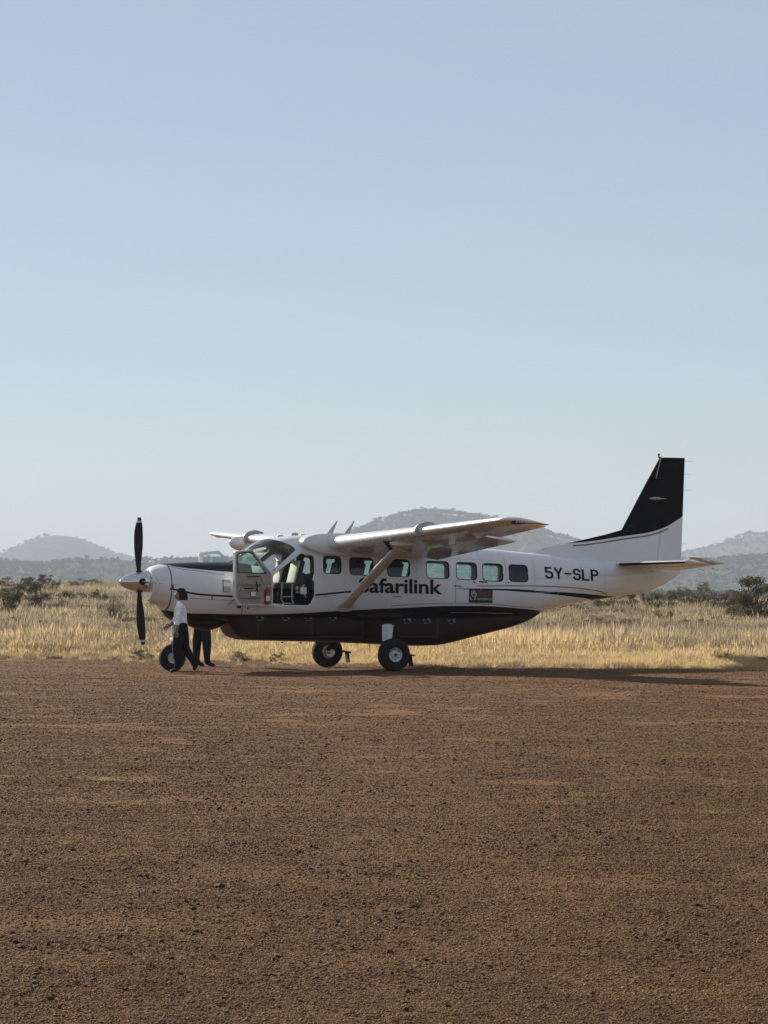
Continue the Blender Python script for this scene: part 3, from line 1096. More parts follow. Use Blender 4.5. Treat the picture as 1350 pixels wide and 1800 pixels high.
hoop('cowl_seam', 0.93, 0.020, seam_mat)
faint = plain('skin_joint', (0.54, 0.535, 0.53), 0.6)
for x in (4.48, 5.26, 6.06, 7.50, 8.78, 9.35, 9.95, 10.55, 11.15, 11.75):
    hoop('skin_joint', x, 0.008, faint, 0.02, 0.555)
for zz_ in (1.50, 1.80):
    ribbon('skin_joint', [(8.8, zz_ + 0.06), (11.1, zz_ + 0.14)], 0.006, faint)
ribbon('skin_joint', [(4.0, 2.33), (7.8, 2.22)], 0.006, faint)
hoop('cowl_seam', 2.36, 0.010, seam_mat, 0.52, 0.98)
ribbon('cowl_seam', [(1.10, 1.42), (1.16, 1.27)], 0.012, seam_mat)
ribbon('cowl_seam', [(1.3, 1.45), (2.35, 1.40)], 0.007, seam_mat)
ribbon('cargo_door_seam', [(6.93, 1.78), (6.93, 1.34)], 0.008, seam_mat)
ribbon('cargo_door_seam', [(6.90, 1.70), (7.06, 1.69)], 0.022, seam_mat)
ribbon('cargo_door_seam', [(8.09, 2.30), (8.09, 1.72)], 0.006, seam_mat)
ribbon('door_handle', [(7.46, 1.785), (7.64, 1.775)], 0.030, dark_metal, up=0.006)
ribbon('door_handle', [(7.33, 1.79), (7.38, 1.75)], 0.030, dark_metal, up=0.006)
ribbon('door_handle', [(8.13, 1.765), (8.165, 1.765)], 0.030, dark_metal, up=0.006)
ribbon('placard', [(5.55, 1.487), (5.72, 1.482)], 0.016, seam_mat)
ribbon('cowl_latch', [(0.955, 1.72), (0.945, 1.63)], 0.03, dark_metal, up=0.008)
ribbon('cowl_latch', [(1.735, 1.515), (1.73, 1.42)], 0.026, dark_metal, up=0.008)
ribbon('cowl_latch', [(2.18, 1.44), (2.07, 1.33)], 0.012, dark_metal, up=0.008)
ribbon('fuel_drain', [(2.24, 1.275), (2.33, 1.272)], 0.045, black_matt, up=0.01)
ribbon('fuel_drain', [(2.44, 1.252), (2.48, 1.25)], 0.030, black_matt, up=0.01)
vq = [(1.945, 1.818), (2.10, 1.812), (2.10, 1.570), (1.958, 1.575)]
vent = MB().add([conform(x, z, -1, 0.004) for x, z in vq], [(0, 1, 2, 3)])
vent.build('cooling_vent', plain('vent_grey', (0.40, 0.41, 0.40), 0.6), fus, smooth=False)
ribbon('vent_edge', [(1.948, 1.818), (1.958, 1.575)], 0.018, dark_metal, up=0.006)
ribbon('vent_edge', [(1.955, 1.578), (2.05, 1.574)], 0.012, dark_metal, up=0.006)

# crescent-shaped engine air inlet beside the spinner, both sides
for side in (-1, 1):
    m = MB()
    A, B = [], []
    for k in range(13):
        t = -1 + 2 * k / 12
        z = 1.70 + 0.20 * t
        xo = 0.625 + 0.075 * (1 - t * t)
        A.append((0.598 + 0.01 * abs(t), side * (0.24 + 0.02 * (1 - t * t)), z))
        B.append(conform(xo, z, side, 0.004))
    n = len(A)
    m.add(A + B, [(i, i + 1, n + i + 1, n + i) for i in range(n - 1)])
    m.build('air_inlet', plain('inlet_grey', (0.30, 0.30, 0.29), 0.6), fus)

# ---- lettering
def text_mesh(s, bold=0.0, space=1.0):
    cu = bpy.data.curves.new('t', 'FONT')
    cu.body = s
    cu.size = 1.0
    cu.offset = bold
    cu.space_character = space
    cu.resolution_u = 4
    o = bpy.data.objects.new('t', cu)
    col.objects.link(o)
    dg = bpy.context.evaluated_depsgraph_get()
    me = bpy.data.meshes.new_from_object(o.evaluated_get(dg))
    bpy.data.objects.remove(o)
    return me

def on_fuselage(name, me, x0, x1, z0, z1, mat, tilt=0.0, up=0.0045, parent=None, box=None):
    co = np.array([v.co[:] for v in me.vertices])
    lo, hi = co.min(0), co.max(0)
    if box:
        lo, hi = np.array(box[0]), np.array(box[1])
    bm = bmesh.new()
    bm.from_mesh(me)
    for k in range(1, 8):
        bmesh.ops.bisect_plane(bm, geom=bm.verts[:] + bm.edges[:] + bm.faces[:], plane_co=(0, lo[1] + (hi[1] - lo[1]) * k / 8, 0), plane_no=(0, 1, 0))
    for v in bm.verts:
        fx, fz = (v.co.x - lo[0]) / (hi[0] - lo[0]), (v.co.y - lo[1]) / (hi[1] - lo[1])
        x = x0 + (x1 - x0) * fx
        z = z0 + (z1 - z0) * fz + tilt * (x - x0)
        v.co = Vector(conform(x, z, -1, up))
    bmesh.ops.recalc_face_normals(bm, faces=bm.faces)
    out = bpy.data.meshes.new(name)
    bm.to_mesh(out)
    bm.free()
    out.materials.append(mat)
    o = bpy.data.objects.new(name, out)
    col.objects.link(o)
    o.parent = parent or fus
    return o

def strokes(polys, th):
    """flat stroke lettering: each polyline becomes a mitred strip"""
    m = MB()
    for pl in polys:
        P_ = [Vector(p) for p in pl]
        a, b = [], []
        for i, p in enumerate(P_):
            d0 = (p - P_[i - 1]).normalized() if i else (P_[1] - p).normalized()
            d1 = (P_[i + 1] - p).normalized() if i < len(P_) - 1 else d0
            n0, n1 = Vector((-d0.y, d0.x)), Vector((-d1.y, d1.x))
            mm = (n0 + n1).normalized()
            k = th / 2 / max(0.35, mm.dot(n0))
            a.append((*(p + mm * k), 0))
            b.append((*(p - mm * k), 0))
        n = len(a)
        m.add(a + b, [(i, i + 1, n + i + 1, n + i) for i in range(n - 1)])
    me = bpy.data.meshes.new('s')
    me.from_pydata(m.v, [], m.f)
    return me

letter_mat = plain('black_lettering', (0.010, 0.009, 0.014), 0.6, spec=0.1)
on_fuselage('operator_lettering', text_mesh('Safarilink', 0.022, 0.98), 4.79, 6.625, 1.560, 1.862, letter_mat, tilt=-0.020)
# registration in tall narrow block strokes
def arc(cx, cy, rx, ry, a0, a1, n=6):
    return [(cx + rx * math.cos(R(a0 + (a1 - a0) * k / n)), cy + ry * math.sin(R(a0 + (a1 - a0) * k / n))) for k in range(n + 1)]
r = 0.2
reg = []
def glyph(dx, lines):
    for l in lines:
        reg.append([(x + dx, y) for x, y in l])
W_ = 0.5
glyph(0.0, [[(0.50, 0.94), (0.06, 0.94), (0.06, 0.58), (0.30, 0.58)] + arc(0.30, 0.40, r, 0.18, 90, 0)[1:] + [(0.50, 0.24)] + arc(0.28, 0.24, 0.22, 0.18, 0, -180, 10)[1:] + [(0.06, 0.30)]])
glyph(0.72, [[(0.0, 1.0), (0.26, 0.48), (0.26, 0.0)], [(0.52, 1.0), (0.26, 0.48)]])
glyph(1.42, [[(0.0, 0.52), (0.52, 0.52)]])
glyph(2.10, [[(0.50, 0.68), (0.50, 0.76)] + arc(0.28, 0.76, 0.22, 0.18, 0, 180, 10)[1:] + [(0.06, 0.68)] + arc(0.26, 0.68, 0.20, 0.16, 180, 270)[1:] + [(0.30, 0.52)] + arc(0.30, 0.36, 0.20, 0.16, 90, 0)[1:] + [(0.50, 0.24)] + arc(0.28, 0.24, 0.22, 0.18, 0, -180, 10)[1:] + [(0.06, 0.32)]])
glyph(2.78, [[(0.06, 1.0), (0.06, 0.06), (0.54, 0.06)]])
glyph(3.46, [[(0.06, 0.0), (0.06, 0.94), (0.30, 0.94)] + arc(0.30, 0.73, 0.20, 0.21, 90, -90, 10)[1:] + [(0.06, 0.52)]])
on_fuselage('registration_lettering', strokes(reg, 0.165), 9.035, 10.375, 1.850, 2.100, letter_mat, tilt=-0.045)

# the black and red placard with a hand print
def patch(name, x0, x1, z0, z1, mat, up, parent, tilt=0.0):
    m = bpy.data.meshes.new('p')
    k = 6
    m.from_pydata([(i / k, j / k, 0) for j in range(k + 1) for i in range(k + 1)], [], [(j * (k + 1) + i, j * (k + 1) + i + 1, (j + 1) * (k + 1) + i + 1, (j + 1) * (k + 1) + i) for j in range(k) for i in range(k)])
    return on_fuselage(name, m, x0, x1, z0, z1, mat, tilt, up, parent)
sg = patch('campaign_sign', 7.232, 7.775, 1.357, 1.627, plain('sign_black', (0.012, 0.010, 0.012), 0.5), 0.008, plane, -0.02)
sg_red = plain('sign_red', (0.085, 0.012, 0.016), 0.5)
sg_red2 = plain('sign_red_letters', (0.17, 0.03, 0.035), 0.5)
sg_white = plain('sign_white', (0.50, 0.47, 0.45), 0.6)
patch('red_panel', 7.415, 7.765, 1.462, 1.598, sg_red, 0.010, sg, -0.02)
on_fuselage('sign_lettering', text_mesh('HANDS OFF', 0.02), 7.432, 7.752, 1.487, 1.572, sg_red2, -0.02, 0.012, sg)
on_fuselage('sign_lettering', text_mesh('OUR ELEPHANTS', 0.02), 7.408, 7.760, 1.405, 1.452, sg_white, -0.02, 0.012, sg)
hand = [[(0.10, 0.30), (0.22, 0.10), (0.36, 0.02)], [(0.30, 0.95), (0.33, 0.62), (0.36, 0.36)], [(0.54, 1.0), (0.54, 0.66)], [(0.76, 0.93), (0.70, 0.62)], [(0.98, 0.70), (0.82, 0.44)], [(0.40, 0.40), (0.60, 0.42), (0.78, 0.36), (0.72, 0.10), (0.58, 0.0)]]
on_fuselage('hand_print', strokes(hand, 0.13), 7.245, 7.420, 1.400, 1.600, sg_white, -0.02, 0.012, sg)

# ---- wing centre section above the cabin
CUFF_U = [(3.56, 2.547), (3.575, 2.595), (3.62, 2.645), (3.70, 2.688), (3.82, 2.720), (4.0, 2.742), (4.3, 2.755), (4.7, 2.750), (5.2, 2.722), (5.8, 2.655), (6.3, 2.555), (6.75, 2.44)]
CUFF_L = [(6.72, 2.415), (6.3, 2.300), (5.9, 2.262), (5.2, 2.281), (4.7, 2.296), (4.35, 2.305), (4.03, 2.330), (3.82, 2.385), (3.66, 2.455), (3.58, 2.505)]
cuff = CUFF_U + CUFF_L
cc = (4.9, 2.5)
m = MB()
def cuff_ring(y, k):
    return [(cc[0] + (x - cc[0]) * (1 - (1 - k) * 0.3), y, cc[1] + (z - cc[1]) * k) for x, z in cuff]
m.loft([cuff_ring(-0.905, 0.90), cuff_ring(-0.895, 0.975), cuff_ring(-0.87, 1.0), cuff_ring(0.87, 1.0), cuff_ring(0.895, 0.975), cuff_ring(0.905, 0.90)])
m.build('wing_root_fairing', white_wing, fus, angle=50)

# ---- wings
def naca(t, n=26, camber=0.022, cut=1.0, start=0.0):
    """closed section from the trailing edge over the top to the nose and back below; x, z in chords, between start and cut"""
    xs_ = [0.5 * (1 - math.cos(math.pi * k / n)) for k in range(n + 1)]
    xs_ = [x * cut for x in xs_]
    th = lambda x: 5 * t * (0.2969 * x ** 0.44 - 0.126 * x - 0.3516 * x * x + 0.2843 * x**3 - 0.1036 * x**4)
    cm = lambda x: camber / 0.16 * (0.8 * x - x * x) if x < 0.4 else camber / 0.36 * (0.2 + 0.8 * x - x * x)
    up = [(x, cm(x) + th(x)) for x in reversed(xs_)]
    lo = [(x, cm(x) - th(x)) for x in xs_[1:]]
    return up + lo

def w_le(y): return 4.105 + 0.085 * (y - 0.85)
def w_te(y): return 6.15 - 0.075 * (y - 0.85)
def w_z(y): return 2.555 + 0.0500 * (y - 0.85)
def w_t(y): return 0.172 - 0.045 * (y - 0.85) / 7.0
INC = 0.105
def wing_ring(side, y, cut=1.0, n=26, shrink=1.0, back=0.0):
    c = w_te(y) - w_le(y)
    out = []
    for x, z in naca(w_t(y), n, cut=cut):
        z = z * shrink
        X_ = w_le(y) + back + x * (c - back)
        out.append((X_, side * y, w_z(y) - 0.012 + z * c - INC * x * c))
    return out

for side in (-1, 1):
    m = MB()
    m.loft([wing_ring(side, y, 0.80) for y in np.linspace(0.88, 5.28, 9)])
    m.loft([wing_ring(side, y, 0.77) for y in np.linspace(5.283, 7.70, 7)])
    wing = m.build('wing', white_wing, plane, angle=45)
    m = MB()
    m.loft([wing_ring(side, 7.704), wing_ring(side, 7.80, 1, 26, 0.92, 0.01), wing_ring(side, 7.87, 1, 26, 0.74, 0.04), wing_ring(side, 7.91, 1, 26, 0.46, 0.10), wing_ring(side, 7.93, 1, 26, 0.15, 0.18)])
    m.build('wing_tip', white_wing, wing, angle=50)
    # aileron
    m = MB()
    rg_ = []
    for y in np.linspace(5.36, 7.68, 5):
        c = w_te(y) - w_le(y)
        h, te = w_le(y) + 0.785 * c, w_te(y) + 0.01
        zh = w_z(y) - INC * 0.785 * c + 0.006
        zt_ = w_z(y) - INC * c - 0.025
        th = w_t(y) * c * 0.20
        rg_.append([(h, side * y, zh + th * .9), (h + (te - h) * .4, side * y, (zh * .6 + zt_ * .4) + th * .55), (te, side * y, zt_ + 0.004), (te, side * y, zt_ - 0.004), (h + (te - h) * .4, side * y, (zh * .6 + zt_ * .4) - th * .5), (h, side * y, zh - th * .9), (h - 0.02, side * y, zh)])
    m.loft(rg_)
    m.build('aileron', white_wing, wing, angle=50)
    # flap, run out a little
    m = MB()
    rg_ = []
    for y in np.linspace(0.96, 5.22, 7):
        c = w_te(y) - w_le(y)
        lx, lz = w_le(y) + 0.76 * c, w_z(y) - INC * 0.76 * c + 0.004
        tx, tz = 6.47 - 0.055 * (y - 0.95), 2.225 + 0.0715 * (y - 0.95)
        fc = tx - lx
        r_ = []
        for x, z in naca(0.085, 10, 0.01):
            r_.append((lx + x * fc, side * y, lz + (tz - lz) * x + z * fc))
        rg_.append(r_)
    m.loft(rg_)
    flap = m.build('flap', white_wing, wing, angle=50)
    # stall fence wrapped round the leading edge
    y = 4.66
    c = w_te(y) - w_le(y)
    prof = [q for q in naca(w_t(y), 40) if q[0] < 0.30]
    mid = len(prof) // 2
    prof = [q for i, q in enumerate(prof) if (i < mid and q[0] < 0.30) or (i >= mid and q[0] < 0.055)]
    A, B = [], []
    for i, (x, z) in enumerate(prof):
        q, w2 = prof[min(i + 1, len(prof) - 1)], prof[max(i - 1, 0)]
        d = Vector((q[0] - w2[0], q[1] - w2[1])).normalized()
        nrm = Vector((-d.y, d.x)) * -1
        hgt = 0.078 * min(1.0, 0.35 + i / 6, 0.25 + (len(prof) - 1 - i) / 5)
        X_, Z_ = w_le(y) + x * c, w_z(y) - 0.012 + z * c - INC * x * c
        A.append((X_, Z_))
        B.append((X_ + nrm.x * hgt, Z_ + nrm.y * hgt))
    m = MB()
    n = len(A)
    for yy in (y - 0.022, y + 0.022):
        m.add([(x, side * yy, z) for x, z in A] + [(x, side * yy, z) for x, z in B], [(i, i + 1, n + i + 1, n + i) for i in range(n - 1)])
    m.add([(x, side * (y - 0.022), z) for x, z in B] + [(x, side * (y + 0.022), z) for x, z in B], [(i, i + 1, n + i + 1, n + i) for i in range(n - 1)])
    m.build('stall_fence', grey_paint, wing)
    # tip light
    m = MB()
    rr = [(5.00 + 0.13 * math.copysign(abs(math.cos(t)) ** .6, math.cos(t)), 0, 2.842 + 0.040 * math.copysign(abs(math.sin(t)) ** .6, math.sin(t))) for t in np.linspace(0, 6.283, 25)[:-1]]
    m.loft([[(x, side * 7.86, z) for x, _, z in rr], [(5.0 + (x - 5.0) * .9, side * 7.915, 2.842 + (z - 2.842) * .9) for x, _, z in rr]])
    tl = m.build('wing_tip_light', black_matt, wing)
    m = MB()
    for dx in (-0.06, 0.0, 0.06):
        m.lathe([(-0.02, 0.018), (0.02, 0.015)], 'Y', 10, 0, Matrix.Translation((5.0 + dx, side * 7.925, 2.838)))
    m.build('lamp', plain('lamp_glass', (0.5, 0.3, 0.28), 0.2), tl)
    # static wicks
    for y in (5.9, 6.7, 7.5):
        m = MB()
        m.tube([(w_te(y), side * y, w_z(y) - INC * (w_te(y) - w_le(y)) - 0.02), (w_te(y) + 0.16, side * y, w_z(y) - INC * 1.15 - 0.05)], 0.003, 5)
        m.build('static_wick', black_matt, wing)
    # strut with fairings
    ys_ = 3.35
    a0, a1 = Vector((4.47, side * 0.84, 1.275)), Vector((4.60, side * ys_, 2.44))
    m = MB()
    rings = []
    for k in range(9):
        t = k / 8
        c_ = a0.lerp(a1, t)
        L_ = 0.120 * (1 + 0.45 * max(0, 0.08 - t) / 0.08)
        rings.append([(c_.x + L_ * math.copysign(abs(math.cos(q)) ** 0.9, math.cos(q)) * (1 if math.cos(q) < 0 else 1.05), c_.y + 0.0, c_.z + 0.052 * math.sin(q)) for q in np.linspace(0, 6.2832, 19)[:-1]])
    m.loft(rings)
    strut = m.build('wing_strut', white_wing, plane, angle=60)
    m = MB()
    m.loft([[(4.49 + (0.25 - 0.07 * k) * math.cos(q), side * (0.80 + 0.07 * k), 1.262 + 0.035 * k + (0.085 - 0.02 * k) * math.sin(q)) for q in np.linspace(0, 6.2832, 17)[:-1]] for k in range(3)])
    m.build('strut_fairing', white_wing, strut)
    m = MB()
    m.loft([[(4.62 + (0.17 + 0.06 * k) * math.cos(q), side * (ys_ - 0.05 + 0.10 * k), 2.42 + 0.05 * k + 0.05 * math.sin(q)) for q in np.linspace(0, 6.2832, 17)[:-1]] for k in range(3)])
    m.build('strut_fairing', white_wing, strut)
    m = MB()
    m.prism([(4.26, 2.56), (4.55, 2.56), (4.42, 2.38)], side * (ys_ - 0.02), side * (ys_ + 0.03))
    m.build('strut_top_triangle', black_matt, strut, smooth=False)  # plain black triangular plate under the wing at the strut top
    # under-wing fittings
    for (x, y) in ((4.9, 4.0), (5.15, 5.4), (4.75, 6.3), (5.2, 2.4)):
        c = w_te(y) - w_le(y)
        f = (x - w_le(y)) / c
        zz = w_z(y) - 0.012 + c * (-0.055) - INC * f * c
        MB().box((x, side * y, zz - 0.02), (0.16, 0.05, 0.05), bev=0.012).build('inspection_cover', grey_paint, wing)

# radar pod on the starboard leading edge
m = MB()
prof = [(0.0, 0.004), (0.02, 0.055), (0.07, 0.105), (0.16, 0.145), (0.28, 0.165), (0.45, 0.168), (0.75, 0.150), (1.1, 0.10), (1.45, 0.03)]
m.lathe(prof, 'X', 24, 0, Matrix.Translation((4.15, 5.0, 2.655)) @ Matrix.Rotation(R(6), 4, 'Y') @ Matrix.Diagonal((1, 1, 1.0, 1)))
m.build('radar_pod', white_wing, plane)

# ---- tail fin, rudder
def z_interp(pts, z):
    return float(np.interp(z, [p[1] for p in pts], [p[0] for p in pts]))
FIN_LE = [(10.72, 2.05), (11.157, 2.879), (12.078, 4.452)]
HINGE = [(11.93, 2.05), (11.95, 2.245), (12.055, 2.85), (12.123, 3.27), (12.228, 3.995)]
HORN = [(11.972, 4.000), (12.097, 4.452)]
RTE = [(12.575, 2.05), (12.588, 2.246), (12.685, 4.43)]
def fin_ring(z, x0, x1, th, tail):
    pr = [(0, 0), (0.03, 0.35), (0.10, 0.62), (0.25, 0.88), (0.5, 1.0), (1.0, 1.0)] if not tail else [(0, 0.8), (0.04, 0.95), (0.3, 0.72), (0.7, 0.33), (1.0, 0.03)]
    a = [(x0 + (x1 - x0) * k, -th * h, z) for k, h in pr]
    b = [(x0 + (x1 - x0) * k, th * h, z) for k, h in reversed(pr)]
    if not tail:
        b = b[:-1]
    return a + b
def fth(z): return 0.095 - 0.055 * (z - 2.2) / 2.25
m = MB()
m.loft([fin_ring(z, z_interp(FIN_LE, z), z_interp(HINGE, z), fth(z), False) for z in np.linspace(2.12, 3.990, 12)])
m.loft([fin_ring(z, z_interp(FIN_LE, z), z_interp(HORN, z) - 0.012, fth(z), False) for z in np.linspace(3.991, 4.452, 4)])
# dorsal fillet
DT = [(9.05, 2.395), (9.4, 2.50), (9.72, 2.562), (10.34, 2.690), (10.8, 2.79), (11.157, 2.885), (11.30, 3.0)]
rg_ = []
for x, zt_ in DT:
    zb_ = float(sec(x)[0]) - 0.05
    th = 0.05 + 0.012 * (x - 9.05)
    rg_.append([(x, -th * 1.25, zb_), (x, -th * 0.8, zb_ + (zt_ - zb_) * .45), (x, -th * 0.45, zb_ + (zt_ - zb_) * .85), (x, 0, zt_), (x, th * 0.45, zb_ + (zt_ - zb_) * .85), (x, th * 0.8, zb_ + (zt_ - zb_) * .45), (x, th * 1.25, zb_)])
m.loft(rg_)
fin = m.build('tail_fin', fin_paint, plane, angle=35)
m = MB()
m.loft([fin_ring(z, z_interp(HINGE, z) + 0.014, z_interp(RTE, z), fth(z), True) for z in np.linspace(2.24, 3.9930, 10)])
m.loft([fin_ring(z, z_interp(HORN, z) + 0.004, z_interp(RTE, z), fth(z) * 0.98, True) for z in np.linspace(3.9935, 4.437, 4)])
rud = m.build('rudder', fin_paint, fin, angle=35)
for z, l in ((4.37, 0.20), (4.09, 0.17), (3.75, 0.19), (2.60, 0.15)):
    MB().tube([(z_interp(RTE, z) - 0.01, 0, z), (z_interp(RTE, z) + l, 0, z - 0.012)], [0.003, 0.002], 5).build('static_wick', black_matt, rud)
m = MB()
for s_ in (-1, 1):
    m.add([(z_interp(HORN, z) - 0.006 + d, s_ * (fth(z) * 0.9 + 0.006), z) for z in (4.0, 4.44) for d in (-0.012, 0.012)], [(0, 1, 3, 2)])
m.build('horn_gap', grey_paint, fin, smooth=False)
m = MB().lathe([(-0.02, 0.016), (0.03, 0.018), (0.045, 0.028), (0.065, 0.024), (0.075, 0.004)], 'Z', 12, 0, Matrix.Translation((12.06, 0, 4.45)))
m.build('tail_light', dark_metal, fin)
for s_ in (-1, 1):
    m = MB().lathe([(0, 0.004), (0.05, 0.022), (0.14, 0.032), (0.24, 0.028), (0.30, 0.012), (0.42, 0.006)], 'X', 12, 0, Matrix.Translation((11.77, s_ * 0.10, 3.56)))
    m.tube([(11.93, 0, 3.56), (11.93, s_ * 0.10, 3.56)], 0.012, 8)
    m.build('navigation_antenna', plain('antenna_beige', (0.34, 0.30, 0.25), 0.5), fin)

# ---- tailplane
def t_le(y): return 10.86 + 0.135 * (y - 0.25)
def t_hi(y): return 11.60 + 0.055 * (y - 0.25)
def t_te(y): return 12.30 - 0.130 * (y - 0.25)
def t_z(y): return 2.150 + 0.012 * (y - 0.3)
for side in (-1, 1):
    def tail_ring(y, n=14):
        c = (t_hi(y) - t_le(y))
        pr = [(0, 0), (0.02, .32), (0.07, .58), (0.18, .84), (0.4, 1.0), (0.7, .96), (1.0, .78)]
        th = 0.062 - 0.008 * y
        up = [(t_le(y) + c * k, side * y, t_z(y) + 0.012 * (1 - k) + th * h) for k, h in reversed(pr)]
        lo = [(t_le(y) + c * k, side * y, t_z(y) + 0.012 * (1 - k) - th * h) for k, h in pr[1:]]
        return up + lo
    m = MB()
    m.loft([tail_ring(y) for y in np.linspace(0.12, 2.73, 9)])
    stab = m.build('tailplane', white_wing, plane, angle=45)
    m = MB()
    A = []
    for y in np.linspace(0.42, 2.73, 8):
        c = t_hi(y) - t_le(y)
        th = 0.062 - 0.008 * y
        A.append([(t_le(y) + c * k - (0.004 if k < 0.05 else 0), side * y, t_z(y) + 0.012 + s_ * th * h * 1.04 - (0.002 if s_ < 0 else 0)) for k, h, s_ in ((0.010, .22, 1), (0, 0, 1), (0.02, .32, -1), (0.07, .58, -1), (0.12, .72, -1))])
    n = len(A[0])
    m.add([q for r_ in A for q in r_], [(i * n + j, i * n + j + 1, (i + 1) * n + j + 1, (i + 1) * n + j) for i in range(len(A) - 1) for j in range(n - 1)])
    m.build('deice_boot', black_matt, stab)
    # elevator, drooped, with the balance horn rising ahead of the hinge
    m = MB()
    dr = math.tan(R(11))
    def el_ring(y, x0):
        hx, te = t_hi(y) + 0.012, t_te(y)
        out_u, out_l = [], []
        for k, h in ((0, 0.02), (0.05, .55), (0.16, .95), (0.35, 1.0), (0.6, .62), (1.0, .06)):
            x = x0 + (te - x0) * k
            th = (0.060 - 0.009 * y) * h * (0.8 if x0 < hx - .1 else 1)
            zc_ = t_z(y) - (x - hx) * dr
            out_u.append((x, side * y, zc_ + th))
            out_l.append((x, side * y, zc_ - th))
        return list(reversed(out_u)) + out_l
    m.loft([el_ring(y, t_hi(y) + 0.012) for y in np.linspace(0.30, 2.75, 6)])
    m.loft([el_ring(y, t_le(y) + 0.02) for y in (2.755, 2.9, 3.05)] + [el_ring(3.12, t_le(3.12) + 0.10)])
    el = m.build('elevator', white_wing, stab, angle=45)
    for y in (1.6, 2.4, 3.05):
        MB().tube([(t_te(y) - 0.01, side * y, t_z(y) - 0.115), (t_te(y) + 0.15, side * y, t_z(y) - 0.15)], [0.004, 0.003], 5).build('static_wick', black_matt, el)
    m = MB()
    m.box((11.35, side * 0.75, 2.075), (0.22, 0.04, 0.05), bev=0.012)
    m.build('hinge_bracket', white_wing, stab)

# ---- cargo pod
POD = [(2.19, 1.12, 0.10), (2.20, 0.985, 0.26), (2.235, 0.880, 0.36), (2.32, 0.742, 0.47), (2.455, 0.650, 0.54), (2.65, 0.608, 0.58), (3.2, 0.590, 0.63), (4.0, 0.568, 0.655), (5.0, 0.530, 0.66), (5.8, 0.490, 0.655), (6.3, 0.470, 0.64), (6.7, 0.474, 0.62), (7.0, 0.518, 0.595), (7.33, 0.591, 0.56), (7.9, 0.715, 0.48), (8.5, 0.850, 0.38), (8.9, 0.985, 0.29), (9.15, 1.12, 0.20)]
def pod_ring(x, zb, w):
    out = []
    zt_ = 1.16
    n = 40
    for k in range(n):
        t = 2 * math.pi * (k + .5) / n
        c, s_ = math.cos(t), math.sin(t)
        y = w * math.copysign(abs(c) ** (2 / 4.5), c)
        z = (zt_ + zb) / 2 + (zt_ - zb) / 2 * math.copysign(abs(s_) ** (2 / 4.5), s_)
        out.append((x, y, z))
    return out
PA = np.array(POD)
m = MB()
xs_ = np.unique(np.concatenate([PA[:, 0], np.linspace(2.19, 2.7, 14), np.linspace(2.7, 9.15, 40)]))
m.loft([pod_ring(x, float(hermite(PA[:, 0], PA[:, 1], x)), float(hermite(PA[:, 0], PA[:, 2], x))) for x in xs_])
pod = m.build('cargo_pod', black_gloss, plane, angle=50)
def pod_y(x, z):
    zb, w = float(hermite(PA[:, 0], PA[:, 1], x)), float(hermite(PA[:, 0], PA[:, 2], x))
    k = abs(z - (1.16 + zb) / 2) / ((1.16 - zb) / 2)
    return w * max(0, 1 - k ** 4.5) ** (1 / 4.5)
def pod_strip(name, pts, width, mat, up=0.004, side=-1):
    L_, R_ = [], []
    dense = []
    for i in range(len(pts) - 1):
        for j in range(8):
            dense.append((pts[i][0] + (pts[i + 1][0] - pts[i][0]) * j / 8, pts[i][1] + (pts[i + 1][1] - pts[i][1]) * j / 8))
    dense.append(pts[-1])
    for i, (x, z) in enumerate(dense):
        q, r_ = dense[min(i + 1, len(dense) - 1)], dense[max(i - 1, 0)]
        d = Vector((q[0] - r_[0], q[1] - r_[1])).normalized()
        for lst, s_ in ((L_, 1), (R_, -1)):
            X_, Z_ = x - d.y * s_ * width / 2, z + d.x * s_ * width / 2
            lst.append((X_, side * (pod_y(X_, Z_) + up), Z_))
    k = len(dense)
    return MB().add(L_ + R_, [(i, i + 1, k + i + 1, k + i) for i in range(k - 1)]).build(name, mat, pod)
for x0, x1 in ((2.72, 3.86), (3.98, 4.95), (5.60, 6.62)):
    pod_strip('pod_door_seam', [(x0, 1.05), (x0, 0.68), (x1, 0.66), (x1, 1.05)], 0.012, seam_mat)
for x, z in ((2.80, 1.065), (3.34, 1.063), (3.82, 1.06), (4.345, 1.058), (5.97, 0.995), (6.41, 0.992), (6.98, 0.98)):
    m = MB()
    yy = pod_y(x, z)
    m.prism([(x - 0.03, z + 0.035), (x + 0.035, z + 0.045), (x + 0.045, z - 0.04), (x + 0.01, z - 0.02)], -yy - 0.022, -yy + 0.01)
    m.box((x - 0.10, -yy - 0.008, z + 0.01), (0.035, 0.02, 0.05), bev=0.005)
    m.build('pod_latch', plain('latch_grey', (0.24, 0.235, 0.23), 0.6, spec=0.2), pod, smooth=False)
    m = MB()
    m.box((x - 0.05, -pod_y(x - 0.05, z - 0.05) - 0.010, z - 0.055), (0.10, 0.02, 0.02), Matrix.Identity(4), bev=0.004)
    m.build('pod_hinge', plain('hinge_grey', (0.16, 0.16, 0.16), 0.5), pod, smooth=False)
for x in (3.35, 3.75, 4.10, 4.32):
    MB().box((x, -0.3, float(hermite(PA[:, 0], PA[:, 1], x)) - 0.025), (0.05, 0.02, 0.07 if x > 4 else 0.03), bev=0.006).build('drain_mast', dark_metal, pod)
ribbon('pod_joint_strip', [(6.87, 1.155), (7.4, 1.15), (8.1, 1.135), (8.35, 1.125)], 0.012, plain('worn_metal', (0.42, 0.41, 0.40), 0.4, 0.6), up=0.004)

